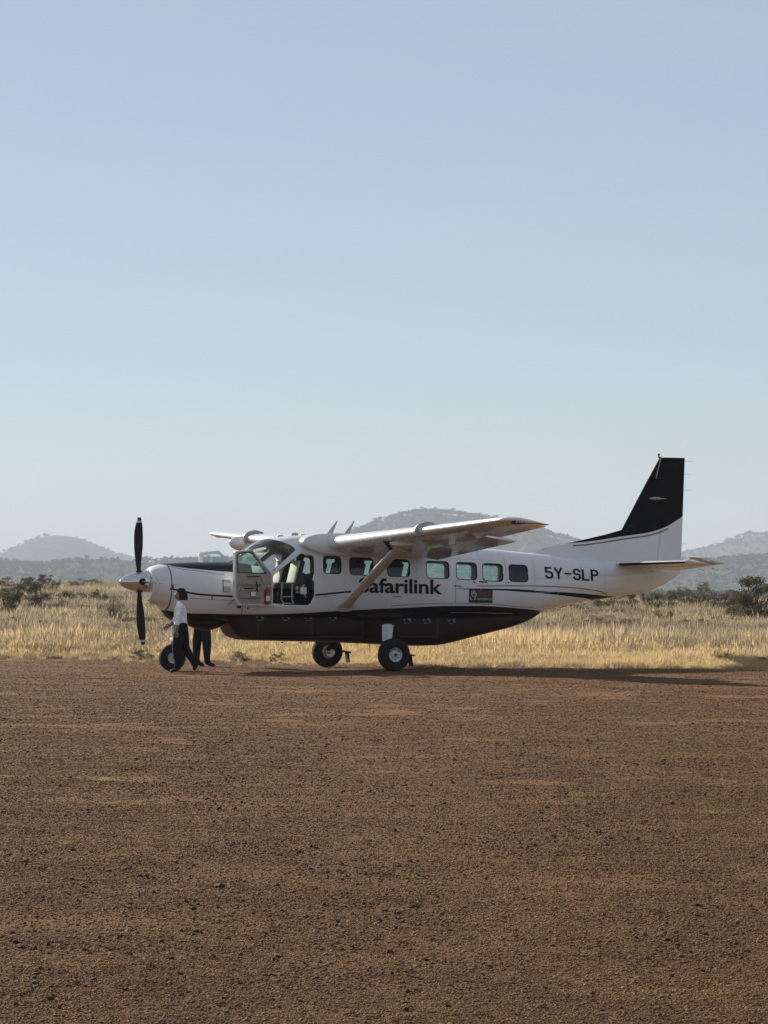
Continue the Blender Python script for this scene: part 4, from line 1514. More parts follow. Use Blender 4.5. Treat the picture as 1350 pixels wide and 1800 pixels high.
# exhaust and oil cooler fairing below the cowling
m = MB()
m.loft([[(1.42 + 0.80 * k / 8, 0.30 * math.sin(math.pi * min(1, (k + .6) / 8.6)) ** .6 * math.cos(q), 0.99 - 0.02 + (0.17 * math.sin(math.pi * (k + .4) / 8.8) ** .8) * min(0.2, math.sin(q)) * (1 + .0 * k)) for q in np.linspace(0, 6.2832, 21)[:-1]] for k in range(9)])
m.build('lower_cowl_fairing', black_gloss, plane)

# ---- undercarriage
def wheel(parent, c, Rr, w, rim_r, side, big):
    M = Matrix.Translation(c)
    h = w / 2
    t = MB().lathe([(-h * .72, rim_r), (-h * .92, rim_r * 1.15), (-h, Rr * .70), (-h * .93, Rr * .86), (-h * .70, Rr * .965), (-h * .35, Rr), (h * .35, Rr), (h * .70, Rr * .965), (h * .93, Rr * .86), (h, Rr * .70), (h * .92, rim_r * 1.15), (h * .72, rim_r)], 'Y', 40, 0, M, cap=False)
    tyre = t.build('tyre', tyre_mat, parent, angle=60)
    g = MB()
    for yy in (-h * .45, -h * .15, h * .15, h * .45):
        g.lathe([(yy - 0.006, Rr * 0.9985 + .001), (yy, Rr * 0.9985 + 0.0025), (yy + 0.006, Rr * 0.9985 + .001)], 'Y', 40, 0, M, cap=False)
    g.build('tread_groove', black_matt, tyre)
    r_ = MB()
    s_ = side
    r_.lathe([(s_ * h * .74, rim_r), (s_ * h * .80, rim_r * .97), (s_ * h * .62, rim_r * .88), (s_ * h * .52, rim_r * .60), (s_ * h * .60, rim_r * .42), (s_ * h * .78, rim_r * .36), (s_ * h * .82, rim_r * .2), (s_ * h * .82, 0.001)], 'Y', 36, 0, M, cap=False)
    r_.lathe([(-s_ * h * .74, rim_r), (-s_ * h * .5, rim_r * .9), (-s_ * h * .4, rim_r * .3), (-s_ * h * .4, 0.001)], 'Y', 36, 0, M, cap=False)
    rim = r_.build('rim', rim_mat, parent, angle=45)
    MB().lathe([(s_ * h * .80, rim_r * .24), (s_ * h * .98, rim_r * .20), (s_ * h, 0.001)], 'Y', 18, 0, M, cap=False).build('hub_cap', dark_metal, parent)
    for k in range(8):
        a = 2 * math.pi * k / 8
        MB().lathe([(s_ * h * .56, rim_r * .07), (s_ * h * .66, rim_r * .06), (s_ * h * .66, .001)], 'Y', 8, 0, Matrix.Translation((c[0] + rim_r * .62 * math.cos(a), c[1], c[2] + rim_r * .62 * math.sin(a))), cap=False).build('hub_bolt', dark_metal, parent)
    if big:                                              # dark arcs over the upper half of the disc
        m = MB()
        for a0_, a1_ in ((20, 70), (80, 165)):
            A, B = [], []
            for k in range(9):
                a = R(a0_ + (a1_ - a0_) * k / 8)
                for lst, q in ((A, .76), (B, .88)):
                    lst.append((c[0] + rim_r * q * math.cos(a), c[1] + s_ * h * (.62 if q < .8 else .70), c[2] + rim_r * q * math.sin(a)))
            m.add(A + B, [(i, i + 1, 9 + i + 1, 9 + i) for i in range(8)])
        m.build('rim_arc', dark_metal, rim)

for side in (-1, 1):
    leg = empty('main_gear', (0, 0, 0))
    leg.parent = plane
    y0 = side * 1.78
    m = MB()
    m.loft([[(5.19 + 0.13 * math.cos(q) * (1 - .1 * k / 6), side * (0.70 + 0.88 * k / 6), 1.04 - 0.66 * (k / 6) ** 1.15 + 0.05 * math.sin(q)) for q in np.linspace(0, 6.2832, 17)[:-1]] for k in range(7)])
    m.build('gear_spring', black_gloss, leg)
    # pale fairing sleeve over the lower leg
    m = MB()
    m.loft([[(5.205 - 0.075 * k + (0.124 - .020 * k) * math.cos(q), side * (1.36 + 0.14 * k), 0.905 - 0.30 * k + 0.03 * math.sin(q)) for q in np.linspace(0, 6.2832, 17)[:-1]] for k in (0, 0.5, 1.0)])
    m.build('leg_sleeve', plain('pale_leg_paint', (0.62, 0.63, 0.65), 0.4), leg)
    m = MB()
    m.lathe([(side * 1.50, 0.05), (side * 1.72, 0.045)], 'Y', 14, 0, Matrix.Translation((5.16, 0, 0.328)))
    m.lathe([(side * 1.60, 0.11), (side * 1.64, 0.115), (side * 1.66, 0.10)], 'Y', 24, 0, Matrix.Translation((5.16, 0, 0.328)))
    m.box((5.16, side * 1.575, 0.43), (0.12, 0.09, 0.12), bev=0.02)
    m.build('brake', steel, leg, angle=50)
    wheel(leg, (5.16, y0, 0.326), 0.326, 0.235, 0.142, side, True)
    m = MB()
    m.box((5.52, side * 1.66, 0.325), (0.20, 0.20, 0.03), Matrix.Translation((5.52, 0, .325)) @ Matrix.Rotation(R(10), 4, 'Y') @ Matrix.Translation((-5.52, 0, -.325)), bev=0.006)
    m.box((5.555, side * 1.66, 0.215), (0.02, 0.20, 0.24), Matrix.Translation((5.555, 0, .3)) @ Matrix.Rotation(R(-8), 4, 'Y') @ Matrix.Translation((-5.555, 0, -.3)), bev=0.006)
    m.build('mud_flap', black_matt, leg, smooth=False)
    # blister where the leg leaves the belly
    m = MB()
    m.loft([[(5.25 + 0.62 * math.cos(math.pi * k / 8), side * (0.60 + 0.24 * math.sin(math.pi * k / 8) * max(0, math.cos(q)) + .0), 1.10 + 0.13 * math.sin(math.pi * k / 8) * math.sin(q)) for q in np.linspace(-math.pi / 2, math.pi / 2, 11)] for k in range(9)], closed=False, cap0=False, cap1=False)
    m.build('gear_fairing', black_gloss, leg)

ng_ = empty('nose_gear', (0, 0, 0))
ng_.parent = plane
wheel(ng_, (1.12, 0, 0.266), 0.266, 0.20, 0.115, -1, False)
m = MB()
m.tube([(1.16, 0, 1.05), (1.15, 0, 0.62)], [0.055, 0.05], 14)
m.build('oleo_strut', white_wing, ng_)
m = MB()
for s_ in (-1, 1):
    m.tube([(1.15, s_ * 0.05, 0.63), (1.14, s_ * 0.135, 0.50), (1.12, s_ * 0.135, 0.266)], [0.035, 0.032, 0.03], 10)
m.box((1.15, 0, 0.63), (0.10, 0.22, 0.08), bev=0.02)
m.build('fork', white_wing, ng_)
m = MB()
m.tube([(1.24, 0, 0.95), (1.36, 0, 0.78), (1.22, 0, 0.60)], 0.022, 8)
m.build('torque_link', dark_metal, ng_)

# ---- propeller (axis dips 3 degrees towards the nose)
PM = Matrix.Translation((0.43, 0, 1.785)) @ Matrix.Rotation(R(-2.6), 4, 'Y') @ Matrix.Translation((-0.43, 0, 0))
prop = empty('propeller', (0, 0, 0))
prop.parent = plane
spin_mat = livery('polished_spinner', (0.62, 0.62, 0.63), [], rough=0.10, coat=0.4)
spin_mat.node_tree.nodes['Principled BSDF'].inputs['Metallic'].default_value = 0.85
m = MB().lathe([(0.0, 0.003), (0.015, 0.030), (0.05, 0.068), (0.11, 0.108), (0.20, 0.148), (0.30, 0.180), (0.42, 0.203), (0.52, 0.214), (0.60, 0.217), (0.605, 0.19)], 'X', 48, 0, PM)
spinner = m.build('spinner', spin_mat, prop, angle=50)
for k in range(4):
    M = PM @ Matrix.Rotation(R(90 * k + 2), 4, 'X')
    MB().lathe([(0.190, 0.068), (0.208, 0.070), (0.214, 0.066)], 'Z', 20, 0, M @ Matrix.Translation((0.43, 0, 0))).build('blade_root', black_matt, spinner)
blade_mat, nt, pp = new_mat('propeller_blade_paint')
tcb = N(nt, 'ShaderNodeTexCoord')
spb = N(nt, 'ShaderNodeSeparateXYZ')
nt.links.new(tcb.outputs['Object'], spb.inputs[0])
zz = spb.outputs[2]
bandm = math_node(nt, 'MULTIPLY', math_node(nt, 'GREATER_THAN', zz, 1.165), math_node(nt, 'LESS_THAN', zz, 1.205))
bandm = math_node(nt, 'MAXIMUM', bandm, math_node(nt, 'MULTIPLY', math_node(nt, 'GREATER_THAN', zz, 1.250), 0.2))
wear = noise_fac(nt, tcb.outputs['Object'], 30, 5, 0.7, 0.5, 0.75)
cb = mix_rgb(nt, math_node(nt, 'MULTIPLY', wear, 0.25), (0.013, 0.013, 0.016), (0.07, 0.065, 0.06))
nt.links.new(mix_rgb(nt, bandm, cb, (0.6, 0.6, 0.58)), pp.inputs['Base Color'])
pp.inputs['Roughness'].default_value = 0.5
pp.inputs['Specular IOR Level'].default_value = 0.2
m = MB()
rg_ = []
for z, le, te, th in ((0.17, 0.040, 0.040, 0.036), (0.24, 0.046, 0.036, 0.028), (0.36, 0.062, 0.048, 0.020), (0.52, 0.078, 0.070, 0.015), (0.70, 0.086, 0.092, 0.012), (0.88, 0.082, 0.100, 0.010), (1.02, 0.066, 0.100, 0.008), (1.13, 0.040, 0.094, 0.007), (1.20, 0.012, 0.086, 0.006), (1.245, -0.022, 0.078, 0.005), (1.27, -0.055, 0.068, 0.003)):
    rg_.append([(0.43 - le, 0, z), (0.43 - le * .6, th * .8, z), (0.43, th, z), (0.43 + te * .6, th * .6, z), (0.43 + te, 0, z), (0.43 + te * .6, -th * .5, z), (0.43, -th * .7, z), (0.43 - le * .6, -th * .6, z)])
m.loft(rg_)
b0 = m.build('blade', blade_mat, prop, angle=60)
for k in range(4):
    b = b0 if k == 0 else b0.copy()
    if k:
        col.objects.link(b)
    b.parent = prop
    b.matrix_local = PM @ Matrix.Translation((0.43, 0, 0)) @ Matrix.Rotation(R(90 * k + 2), 4, 'X') @ Matrix.Rotation(R(-6), 4, 'Z') @ Matrix.Translation((-0.43, 0, 0))
m = MB()
m.lathe([(0.59, 0.16), (0.70, 0.16)], 'X', 24, 0, PM)
m.build('propeller_shaft', dark_metal, prop)

# ---- roof aerials
for x, l in ((4.47, 1.0), (4.83, 1.08)):
    m = MB()
    rg_ = []
    for k in range(5):
        t = k / 4
        z = float(sec(x)[0]) - 0.02 + 0.35 * l * t
        cx_, cw = x + 0.20 * l * t, 0.085 * (1 - t) + 0.014
        rg_.append([(cx_ - cw, 0, z), (cx_, 0.012 * (1 - .6 * t), z), (cx_ + cw * .6, 0, z), (cx_, -0.012 * (1 - .6 * t), z)])
    m.loft(rg_)
    m.box((x, 0, float(sec(x)[0]) + 0.0), (0.26, 0.06, 0.03), bev=0.01)
    m.build('whip_aerial', grey_paint, fus, smooth=False)
MB().tube([(8.78, 0, 2.38), (9.08, 0, 2.752)], [0.011, 0.007], 8).build('rod_aerial', paper, fus)
for x, w in ((3.42, 0.14), (3.73, 0.16), (3.92, 0.14)):
    MB().lathe([(0, w / 2), (0.02, w / 2), (0.035 if x != 3.73 else 0.06, w * .42), (0.04 if x != 3.73 else 0.065, 0.002)], 'Z', 16, 0, Matrix.Translation((x, 0, float(sec(x)[0]) - 0.012))).build('satellite_antenna', grey_paint, fus)

# ---- crew doors, both swung right forward
def crew_door(side):
    phi = R(13)
    M = Matrix.Translation((2.935, side * 0.845, 0)) @ Matrix.Rotation(0, 4, 'Z')
    ex = Vector((-math.cos(phi), side * math.sin(phi), 0))           # from the hinge to the free edge
    ey = Vector((-math.sin(phi) * 1, -side * math.cos(phi), 0))       # towards the fuselage
    T = Matrix(((ex.x, ey.x, 0, 2.935), (ex.y, ey.y, 0, side * 0.85), (0, 0, 1, 0), (0, 0, 0, 1)))
    # slab outline in (s, z); local y = 0 is the lining, +y the outer skin (now turned to the cowling)
    out = round_poly([(0.0, 1.300), (0.0, 1.915), (0.50, 2.418), (0.905, 2.372), (0.915, 1.47), (0.815, 1.318)], 0.03, 3)
    win = round_poly([(0.155, 1.955), (0.50, 2.345), (0.62, 2.375 - .02), (0.835, 2.315), (0.835, 1.965)], 0.05, 4)
    d = MB().prism(out, 0.0, 0.055, 0, T).build('crew_door', [door_mat, white_wing, door_edge], plane, smooth=False)
    cu_ = MB().prism(win, -0.1, 0.2, 0, T).build('cutter', [door_mat], plane, smooth=False)
    bool_op(d, cu_, 'DIFFERENCE')
    Ti = T.inverted()
    for pg in d.data.polygons:
        c = Ti @ pg.center
        n = (Ti.to_3x3() @ pg.normal)
        pg.material_index = 1 if n.y > .9 else (0 if n.y < -.9 else 2)
    gp = MB().prism(round_poly([(0.15, 1.95), (0.50, 2.35), (0.62, 2.36), (0.84, 2.32), (0.84, 1.96)], 0.05, 4), 0.026, 0.030, 0, T)
    gp.build('door_window', door_pane_mat, d, smooth=False)
    w2 = round_poly([(0.155 - .018, 1.955 - .016), (0.50, 2.345 + .02), (0.62, 2.355 + .016), (0.835 + .016, 2.315 + .016), (0.835 + .016, 1.965 - .016)], 0.05, 4)
    m = MB().loft([[(x, -0.006, z) for x, z in w2], [(x, -0.008, z) for x, z in win], [(x, 0.02, z) for x, z in win]], False, False, 0, True, T)
    m.build('door_gasket', black_matt, d)
    # lighter raised frame round the lining
    inn = [(0.45 + (x - 0.45) * 0.925, 1.80 + (z - 1.80) * 0.955) for x, z in out]
    m = MB().loft([[(x, -0.001, z) for x, z in out], [(x, -0.012, z) for x, z in out], [(x, -0.012, z) for x, z in inn], [(x, -0.001, z) for x, z in inn]], False, False, 0, True, T)
    m.build('door_rim', door_edge, d, smooth=False)
    pk = plain('door_pocket_lining', (0.30, 0.27, 0.235), 0.8)
    m = MB()
    m.box((0.55, -0.025, 1.545), (0.50, 0.05, 0.18), T, bev=0.012)
    m.box((0.55, -0.020, 1.735), (0.52, 0.04, 0.04), T, bev=0.01)
    m.build('door_pocket', pk, d, smooth=False)
    m = MB()
    m.box((0.47, -0.012, 1.885), (0.30, 0.02, 0.022), T, bev=0.004)
    m.build('door_handle', dark_metal, d)
    m = MB()
    m.box((0.60, -0.045, 1.645), (0.20, 0.03, 0.028), T, bev=0.006)
    m.tube([T @ Vector(q) for q in ((0.42, -0.045, 1.78), (0.405, -0.06, 1.70), (0.42, -0.06, 1.62), (0.385, -0.045, 1.58))], 0.014, 8)
    m.build('latch_lever', black_matt, d)
    m = MB()
    m.box((0.505, -0.056, 1.535), (0.125, 0.012, 0.115), T, bev=0.004)
    m.build('placard_frame', black_matt, d)
    m = MB()
    m.box((0.505, -0.064, 1.535), (0.105, 0.008, 0.092), T)
    m.build('placard', paper, d, smooth=False)
    m = MB()
    m.box((0.245, -0.02, 1.83), (0.05, 0.03, 0.17), T @ Matrix.Translation((.245, 0, 1.83)) @ Matrix.Rotation(R(18), 4, 'Y') @ Matrix.Translation((-.245, 0, -1.83)), bev=0.01)
    m.build('hinge_arm', grey_paint, d)
    if side < 0:
        fe = empty('fire_extinguisher', (0, 0, 0))
        fe.parent = d
        FT = T @ Matrix.Translation((0.150, -0.055, 0))
        m = MB().lathe([(1.345, 0.030), (1.355, 0.044), (1.60, 0.044), (1.64, 0.030), (1.655, 0.014), (1.67, 0.014)], 'Z', 18, 0, FT)
        m.build('cylinder', red_paint, fe, angle=50)
        m = MB().lathe([(1.395, 0.0452), (1.495, 0.0452)], 'Z', 18, 0, FT, cap=False)
        m.build('instruction_label', paper, fe)
        m = MB()
        m.box((0.150, -0.055, 1.685), (0.03, 0.03, 0.04), T, bev=.005)
        m.box((0.120, -0.055, 1.705), (0.09, 0.022, 0.016), T, bev=.004)
        m.build('valve', steel, fe)
        m = MB()
        m.box((0.150, -0.008, 1.47), (0.105, 0.012, 0.30), T)
        m.build('bracket', red_paint, fe, smooth=False)
    return d
crew_door(-1)
crew_door(1)

# rim of the crew door openings
for side in (-1, 1):
    g = MB()
    o1, o2 = round_poly([(x, z) for x, z in DOOR], 0.05), None
    cx_, cz_ = 3.42, 1.83
    A = [conform(x, z, side, 0.004) for x, z in o1]
    B = [conform(cx_ + (x - cx_) * .955, cz_ + (z - cz_) * .965, side, -0.01) for x, z in o1]
    g.loft([A, B], False, False)
    g.build('door_surround', door_edge, fus)

# ---- inside the cabin
def seat(x, y, crew):
    s_ = empty('seat', (0, 0, 0))
    s_.parent = plane
    zb = 1.70 if crew else 1.66
    m = MB()
    m.box((x, y, zb), (0.46, 0.44, 0.12), bev=0.04)
    m.build('cushion', seat_dark, s_)
    bk = Matrix.Translation((x + 0.22, y, zb)) @ Matrix.Rotation(R(14), 4, 'Y')
    m = MB()
    m.box((0.03, 0, 0.27), (0.10, 0.44, 0.52), bk, bev=0.04)
    m.box((0.03, 0, 0.58), (0.09, 0.24, 0.17), bk, bev=0.035)
    if crew:
        m.box((0.05, -0.20, 0.14), (0.16, 0.09, 0.30), bk, bev=0.03)
    m.build('backrest', seat_dark, s_)
    if crew:
        m = MB()
        m.box((-0.045, 0.0, 0.28), (0.05, 0.40, 0.46), bk, bev=0.018)
        m.build('pale_cover', seat_pale, s_)
    m = MB()
    for dx in (-0.17, 0.17):
        for dy in (-0.18, 0.18):
            m.tube([(x + dx, y + dy, 1.335), (x + dx * .9, y + dy, zb - .04)], 0.016, 6)
    m.build('frame', dark_metal, s_)
seat(3.30, -0.42, True)
seat(3.30, 0.42, True)
for x in (4.10, 4.95, 5.80):
    for y in (-0.50, 0.36):
        seat(x, y, False)
m = MB()
m.loft([[(2.50, y, z) for y, z in ((-.66, 1.62), (-.66, 1.98), (-.45, 2.10), (.45, 2.10), (.66, 1.98), (.66, 1.62))], [(2.72, y, z) for y, z in ((-.68, 1.66), (-.68, 1.94), (-.45, 2.06), (.45, 2.06), (.68, 1.94), (.68, 1.66))]])
dash = m.build('instrument_panel', carpet, plane, smooth=False)
m = MB()
for y in (-0.42, 0.42):
    m.tube([(2.74, y, 1.80), (2.95, y, 1.84)], 0.02, 8)
    m.tube([(2.95, y - .13, 1.94), (2.96, y - .15, 1.85), (2.95, y - .05, 1.82), (2.95, y + .05, 1.82), (2.96, y + .15, 1.85), (2.95, y + .13, 1.94)], 0.016, 8)
m.build('control_yoke', black_matt, dash)
m = MB()
m.box((3.42, 0.45, 1.50), (0.85, 0.50, 0.32), bev=0.03)
m.box((3.25, 0.0, 1.55), (0.40, 0.28, 0.42), bev=0.03)
m.box((3.95, 0.20, 1.52), (0.10, 1.1, 0.36), bev=0.02)
m.build('seat_pedestal', carpet, plane)
m = MB()
m.box((3.66, -0.66, 1.60), (0.13, 0.07, 0.14), bev=0.012)
m.build('armrest_box', paper, plane)
# folding boarding ladder standing in the port doorway
lad = empty('boarding_ladder', (0, 0, 0))
lad.parent = plane
m = MB()
for x in (3.17, 3.39):
    m.tube([(x + 0.02, -0.70, 1.74), (x - 0.015, -0.76, 1.43), (x + 0.02, -0.80, 1.345)], 0.015, 8)
m.build('rail', grey_paint, lad)
m = MB()
for z in (1.345, 1.48):
    m.tube([(3.18, -0.785, z), (3.40, -0.785, z)], 0.012, 8)
m.build('rung', grey_paint, lad)

# ================================================================== PEOPLE
def skinned(name, joints, edges, mats, pick, parent, root='pelvis', grow={}):
    names = list(joints)
    me = bpy.data.meshes.new(name)
    me.from_pydata([joints[k][0] for k in names], [(names.index(a), names.index(b)) for a, b in edges], [])
    o = bpy.data.objects.new(name, me)
    col.objects.link(o)
    sk = o.modifiers.new('skin', 'SKIN')
    sk.branch_smoothing = 0.6
    for i, k in enumerate(names):
        r_ = joints[k][1]
        g_ = 1.0 if '_' in k else grow.get(k[0], 1.22) if len(k) == 2 else grow.get(k, 1.22)
        r_ = r_ * g_ if not isinstance(r_, tuple) else (r_[0] * g_, r_[1] * g_)
        d = me.skin_vertices[0].data[i]
        d.radius = (r_, r_) if not isinstance(r_, tuple) else r_
        d.use_root = (k == root)
    sb = o.modifiers.new('sub', 'SUBSURF')
    sb.levels = sb.render_levels = 2
    dg = bpy.context.evaluated_depsgraph_get()
    dg.update()
    out = bpy.data.meshes.new_from_object(o.evaluated_get(dg))
    bpy.data.objects.remove(o)
    out.materials.clear()
    for m_ in mats:
        out.materials.append(m_)
    for pg in out.polygons:
        pg.material_index = pick(pg.center)
        pg.use_smooth = True
    o = bpy.data.objects.new(name, out)
    col.objects.link(o)
    o.parent = parent
    return o

def fingers(J, E_, key, wrist_dir, side_dir, palm_dir):
    """palm, four unequal curled fingers and a thumb that leaves the side of the palm"""
    w, d, s_, p_ = Vector(J[key][0]), Vector(wrist_dir).normalized(), Vector(side_dir).normalized(), Vector(palm_dir).normalized()
    palm = key + '_palm'
    J[palm] = (tuple(w + d * 0.065), (0.030, 0.017))
    E_.append((key, palm))
    for i, ln in enumerate((0.070, 0.080, 0.074, 0.058)):
        off_ = (i - 1.5) * 0.019
        a = w + d * 0.088 + s_ * off_
        names = []
        for k, (f, c) in enumerate(((0.0, 0.0), (0.5, 0.15), (1.0, 0.45))):
            n_ = '%s_f%d%d' % (key, i, k)
            J[n_] = (tuple(a + d * ln * f + p_ * ln * c), 0.0095 - 0.001 * k)
            names.append(n_)
        E_ += [(palm, names[0]), (names[0], names[1]), (names[1], names[2])]
    a = w + d * 0.03 - s_ * 0.034
    J[key + '_t0'] = (tuple(a), 0.012)
    J[key + '_t1'] = (tuple(a + d * 0.035 - s_ * 0.015 + p_ * 0.01), 0.0105)
    J[key + '_t2'] = (tuple(a + d * 0.06 - s_ * 0.012 + p_ * 0.02), 0.009)
    E_ += [(palm, key + '_t0'), (key + '_t0', key + '_t1'), (key + '_t1', key + '_t2')]

def cloth(name, a, scale=30):
    return plain(name, a, 0.9, var=0.18, scale=scale, spec=0.1)
skin_m = plain('brown_skin', (0.25, 0.14, 0.09), 0.55, var=0.08)
skin_m2 = plain('dark_skin', (0.075, 0.042, 0.030), 0.55, var=0.08)
shirt_m = cloth('white_shirt_cloth', (0.82, 0.83, 0.86))
trouser_m = cloth('dark_trouser_cloth', (0.012, 0.012, 0.017))
shoe_m = plain('black_shoe', (0.009, 0.009, 0.010), 0.5, spec=0.2)
hair_m = plain('dark_hair', (0.014, 0.010, 0.008), 0.7, var=0.4, scale=60, spec=0.15)
eye_m = plain('dark_eye', (0.01, 0.008, 0.007), 0.2)

def head_details(parent, c, f, mat):
    """eyes, brows line and mouth on a head centred at c looking along f = +-1 in x"""
    for s_ in (-1, 1):
        MB().lathe([(-0.008, 0.001), (-0.004, 0.009), (0.004, 0.009), (0.008, 0.001)], 'X', 10, 0, Matrix.Translation((c[0] + f * 0.083, c[1] + s_ * 0.032, c[2] - 0.005))).build('eye', eye_m, parent)
    MB().box((c[0] + f * 0.088, c[1], c[2] - 0.062), (0.012, 0.045, 0.010), bev=0.003).build('mouth', plain('lip', (0.12, 0.05, 0.04), 0.5), parent)

# woman walking towards the nose, seen from her left side
Yw = CAM_H * FPX / (1182.5 - HORIZ)
woman = empty('person', ((314 - PW / 2) / FPX * Yw, Yw, 0))
tag(woman, 'woman in white shirt and dark trousers walking left past the nose wheel', 'person')
J = {
    'pelvis': ((0.055, 0, 0.905), (0.140, 0.150)), 'waist': ((0.035, 0, 1.02), (0.115, 0.105)), 'chest': ((0.030, 0, 1.20), (0.135, 0.125)),
    'collar': ((0.035, 0, 1.345), (0.085, 0.080)), 'neck': ((0.025, 0, 1.405), 0.047), 'jaw': ((0.0, 0, 1.462), (0.066, 0.070)),
    'head': ((0.005, 0, 1.530), (0.085, 0.092)), 'crown': ((0.015, 0, 1.590), 0.055), 'nose': ((-0.088, 0, 1.505), 0.013),
    'sl': ((0.035, -0.155, 1.325), 0.058), 'el': ((0.005, -0.262, 1.080), 0.044), 'wl': ((-0.012, -0.300, 0.850), 0.027),
    'sr': ((0.025, 0.155, 1.325), 0.058), 'er': ((-0.050, 0.255, 1.085), 0.044), 'wr': ((-0.165, 0.265, 0.935), 0.027),
    'hl': ((0.035, -0.085, 0.840), 0.112), 'kl': ((-0.030, -0.085, 0.470), 0.076), 'al': ((0.000, -0.085, 0.105), 0.060), 'fl': ((-0.055, -0.09, 0.050), 0.040), 'tl': ((-0.155, -0.095, 0.030), 0.028), 'cl': ((0.040, -0.085, 0.032), 0.034),
    'hr': ((0.055, 0.085, 0.840), 0.112), 'kr': ((0.125, 0.085, 0.470), 0.078), 'ar': ((0.315, 0.085, 0.185), 0.056), 'fr': ((0.320, 0.09, 0.105), 0.040), 'tr': ((0.300, 0.095, 0.033), 0.028), 'cr': ((0.385, 0.085, 0.165), 0.033)}
E_ = [('pelvis', 'waist'), ('waist', 'chest'), ('chest', 'collar'), ('collar', 'neck'), ('neck', 'jaw'), ('jaw', 'head'), ('head', 'crown'), ('head', 'nose'),
      ('collar', 'sl'), ('sl', 'el'), ('el', 'wl'), ('collar', 'sr'), ('sr', 'er'), ('er', 'wr'),
      ('pelvis', 'hl'), ('hl', 'kl'), ('kl', 'al'), ('al', 'fl'), ('fl', 'tl'), ('al', 'cl'),
      ('pelvis', 'hr'), ('hr', 'kr'), ('kr', 'ar'), ('ar', 'fr'), ('fr', 'tr'), ('ar', 'cr')]
fingers(J, E_, 'wl', (-0.02, -0.02, -1), (1, 0, 0), (0, 1, 0))
fingers(J, E_, 'wr', (-0.75, 0, -0.5), (0.5, 0, -0.75), (0, -1, 0))
def pick_w(c):
    if c.z > 1.40: return 0
    if c.z < 1.10 and abs(c.y) > 0.19:
        w_ = Vector((-0.012, -0.300, 0.85)) if c.y < 0 else Vector((-0.165, 0.265, 0.935))
        e_ = Vector((0.005, -0.262, 1.08)) if c.y < 0 else Vector((-0.05, 0.255, 1.085))
        d_ = w_ - e_
        t_ = (c - e_).dot(d_) / d_.length_squared
        if (c - (e_ + d_ * t_)).length < 0.055 and t_ < 1.9:
            return 1 if t_ < 0.66 else 0
    if c.z > 0.965: return 1
    if c.z < 0.075 and c.x < 0.2: return 3
    if c.x > 0.26 and (c.z < 0.13 or c.x > 0.36): return 3
    return 2
body = skinned('body', J, E_, [skin_m, shirt_m, trouser_m, shoe_m], pick_w, woman, grow={'pelvis': 1.30, 'waist': 1.40, 'chest': 1.45, 'collar': 1.3, 'head': 1.1, 'jaw': 1.1, 'neck': 1.15, 'h': 1.35, 'k': 1.25, 'a': 1.3})
head_details(body, (0.005, 0, 1.53), -1, skin_m)
m = MB()
rings = []
for k in range(9):
    t = k / 8
    z = 1.645 - 0.225 * t
    rad = 0.112 * math.sin(math.pi * min(1.0, 0.12 + 0.55 * t)) ** 0.7
    rings.append([(0.052 + (0.02 * t) + rad * 1.02 * math.cos(a) * (1.0 if math.cos(a) > 0 else 0.92 if t < .35 else 0.50), rad * 1.0 * math.sin(a), z + 0.008 * math.sin(7 * a)) for a in np.linspace(0, 6.2832, 25)[:-1]])
m.loft(rings)
m.build('hair', hair_m, woman)
m = MB().loft([[(0.03 + 0.062 * math.cos(a) - 0.01 * k, 0.062 * math.sin(a), 1.385 + 0.022 * k) for a in np.linspace(0, 6.2832, 17)[:-1]] for k in range(2)], False, False)
m.build('collar', shirt_m, woman)

# man on the far side of the nose: only his legs show under the cowling
Ym = CAM_H * FPX / (1172.0 - HORIZ)
man = empty('person', ((356 - PW / 2) / FPX * Ym, Ym, 0))
tag(man, 'person in dark trousers standing behind the nose, only legs visible below the cowling', 'person')
J = {
    'pelvis': ((0.0, 0, 0.94), (0.155, 0.135)), 'waist': ((0.0, 0, 1.08), (0.145, 0.120)), 'chest': ((0.0, 0, 1.30), (0.170, 0.130)),
    'collar': ((0.0, 0, 1.47), (0.095, 0.085)), 'neck': ((0.0, 0, 1.53), 0.055), 'jaw': ((0.02, 0, 1.59), (0.072, 0.074)), 'head': ((0.015, 0, 1.66), (0.090, 0.095)), 'crown': ((0.0, 0, 1.72), 0.062), 'nose': ((0.112, 0, 1.635), 0.014),
    'sl': ((0.0, -0.19, 1.44), 0.065), 'el': ((-0.02, -0.245, 1.16), 0.050), 'wl': ((0.03, -0.25, 0.92), 0.029),
    'sr': ((0.0, 0.19, 1.44), 0.065), 'er': ((-0.02, 0.245, 1.16), 0.050), 'wr': ((0.06, 0.25, 0.93), 0.029),
    'hl': ((0.060, -0.05, 0.87), 0.105), 'kl': ((0.100, -0.085, 0.49), 0.082), 'al': ((0.105, -0.095, 0.110), 0.062), 'fl': ((0.155, -0.10, 0.055), 0.042), 'tl': ((0.270, -0.105, 0.032), 0.030), 'cl': ((0.070, -0.095, 0.034), 0.036),
    'hr': ((-0.070, 0.05, 0.87), 0.105), 'kr': ((-0.125, 0.085, 0.49), 0.082), 'ar': ((-0.125, 0.095, 0.110), 0.062), 'fr': ((-0.075, 0.10, 0.055), 0.042), 'tr': ((0.035, 0.105, 0.032), 0.030), 'cr': ((-0.160, 0.095, 0.034), 0.036)}
E_ = [e for e in E_ if not any('_' in q for q in e)]
fingers(J, E_, 'wl', (0.1, 0, -1), (-1, 0, 0), (0, 1, 0))
fingers(J, E_, 'wr', (0.2, 0, -1), (-1, 0, 0), (0, -1, 0))
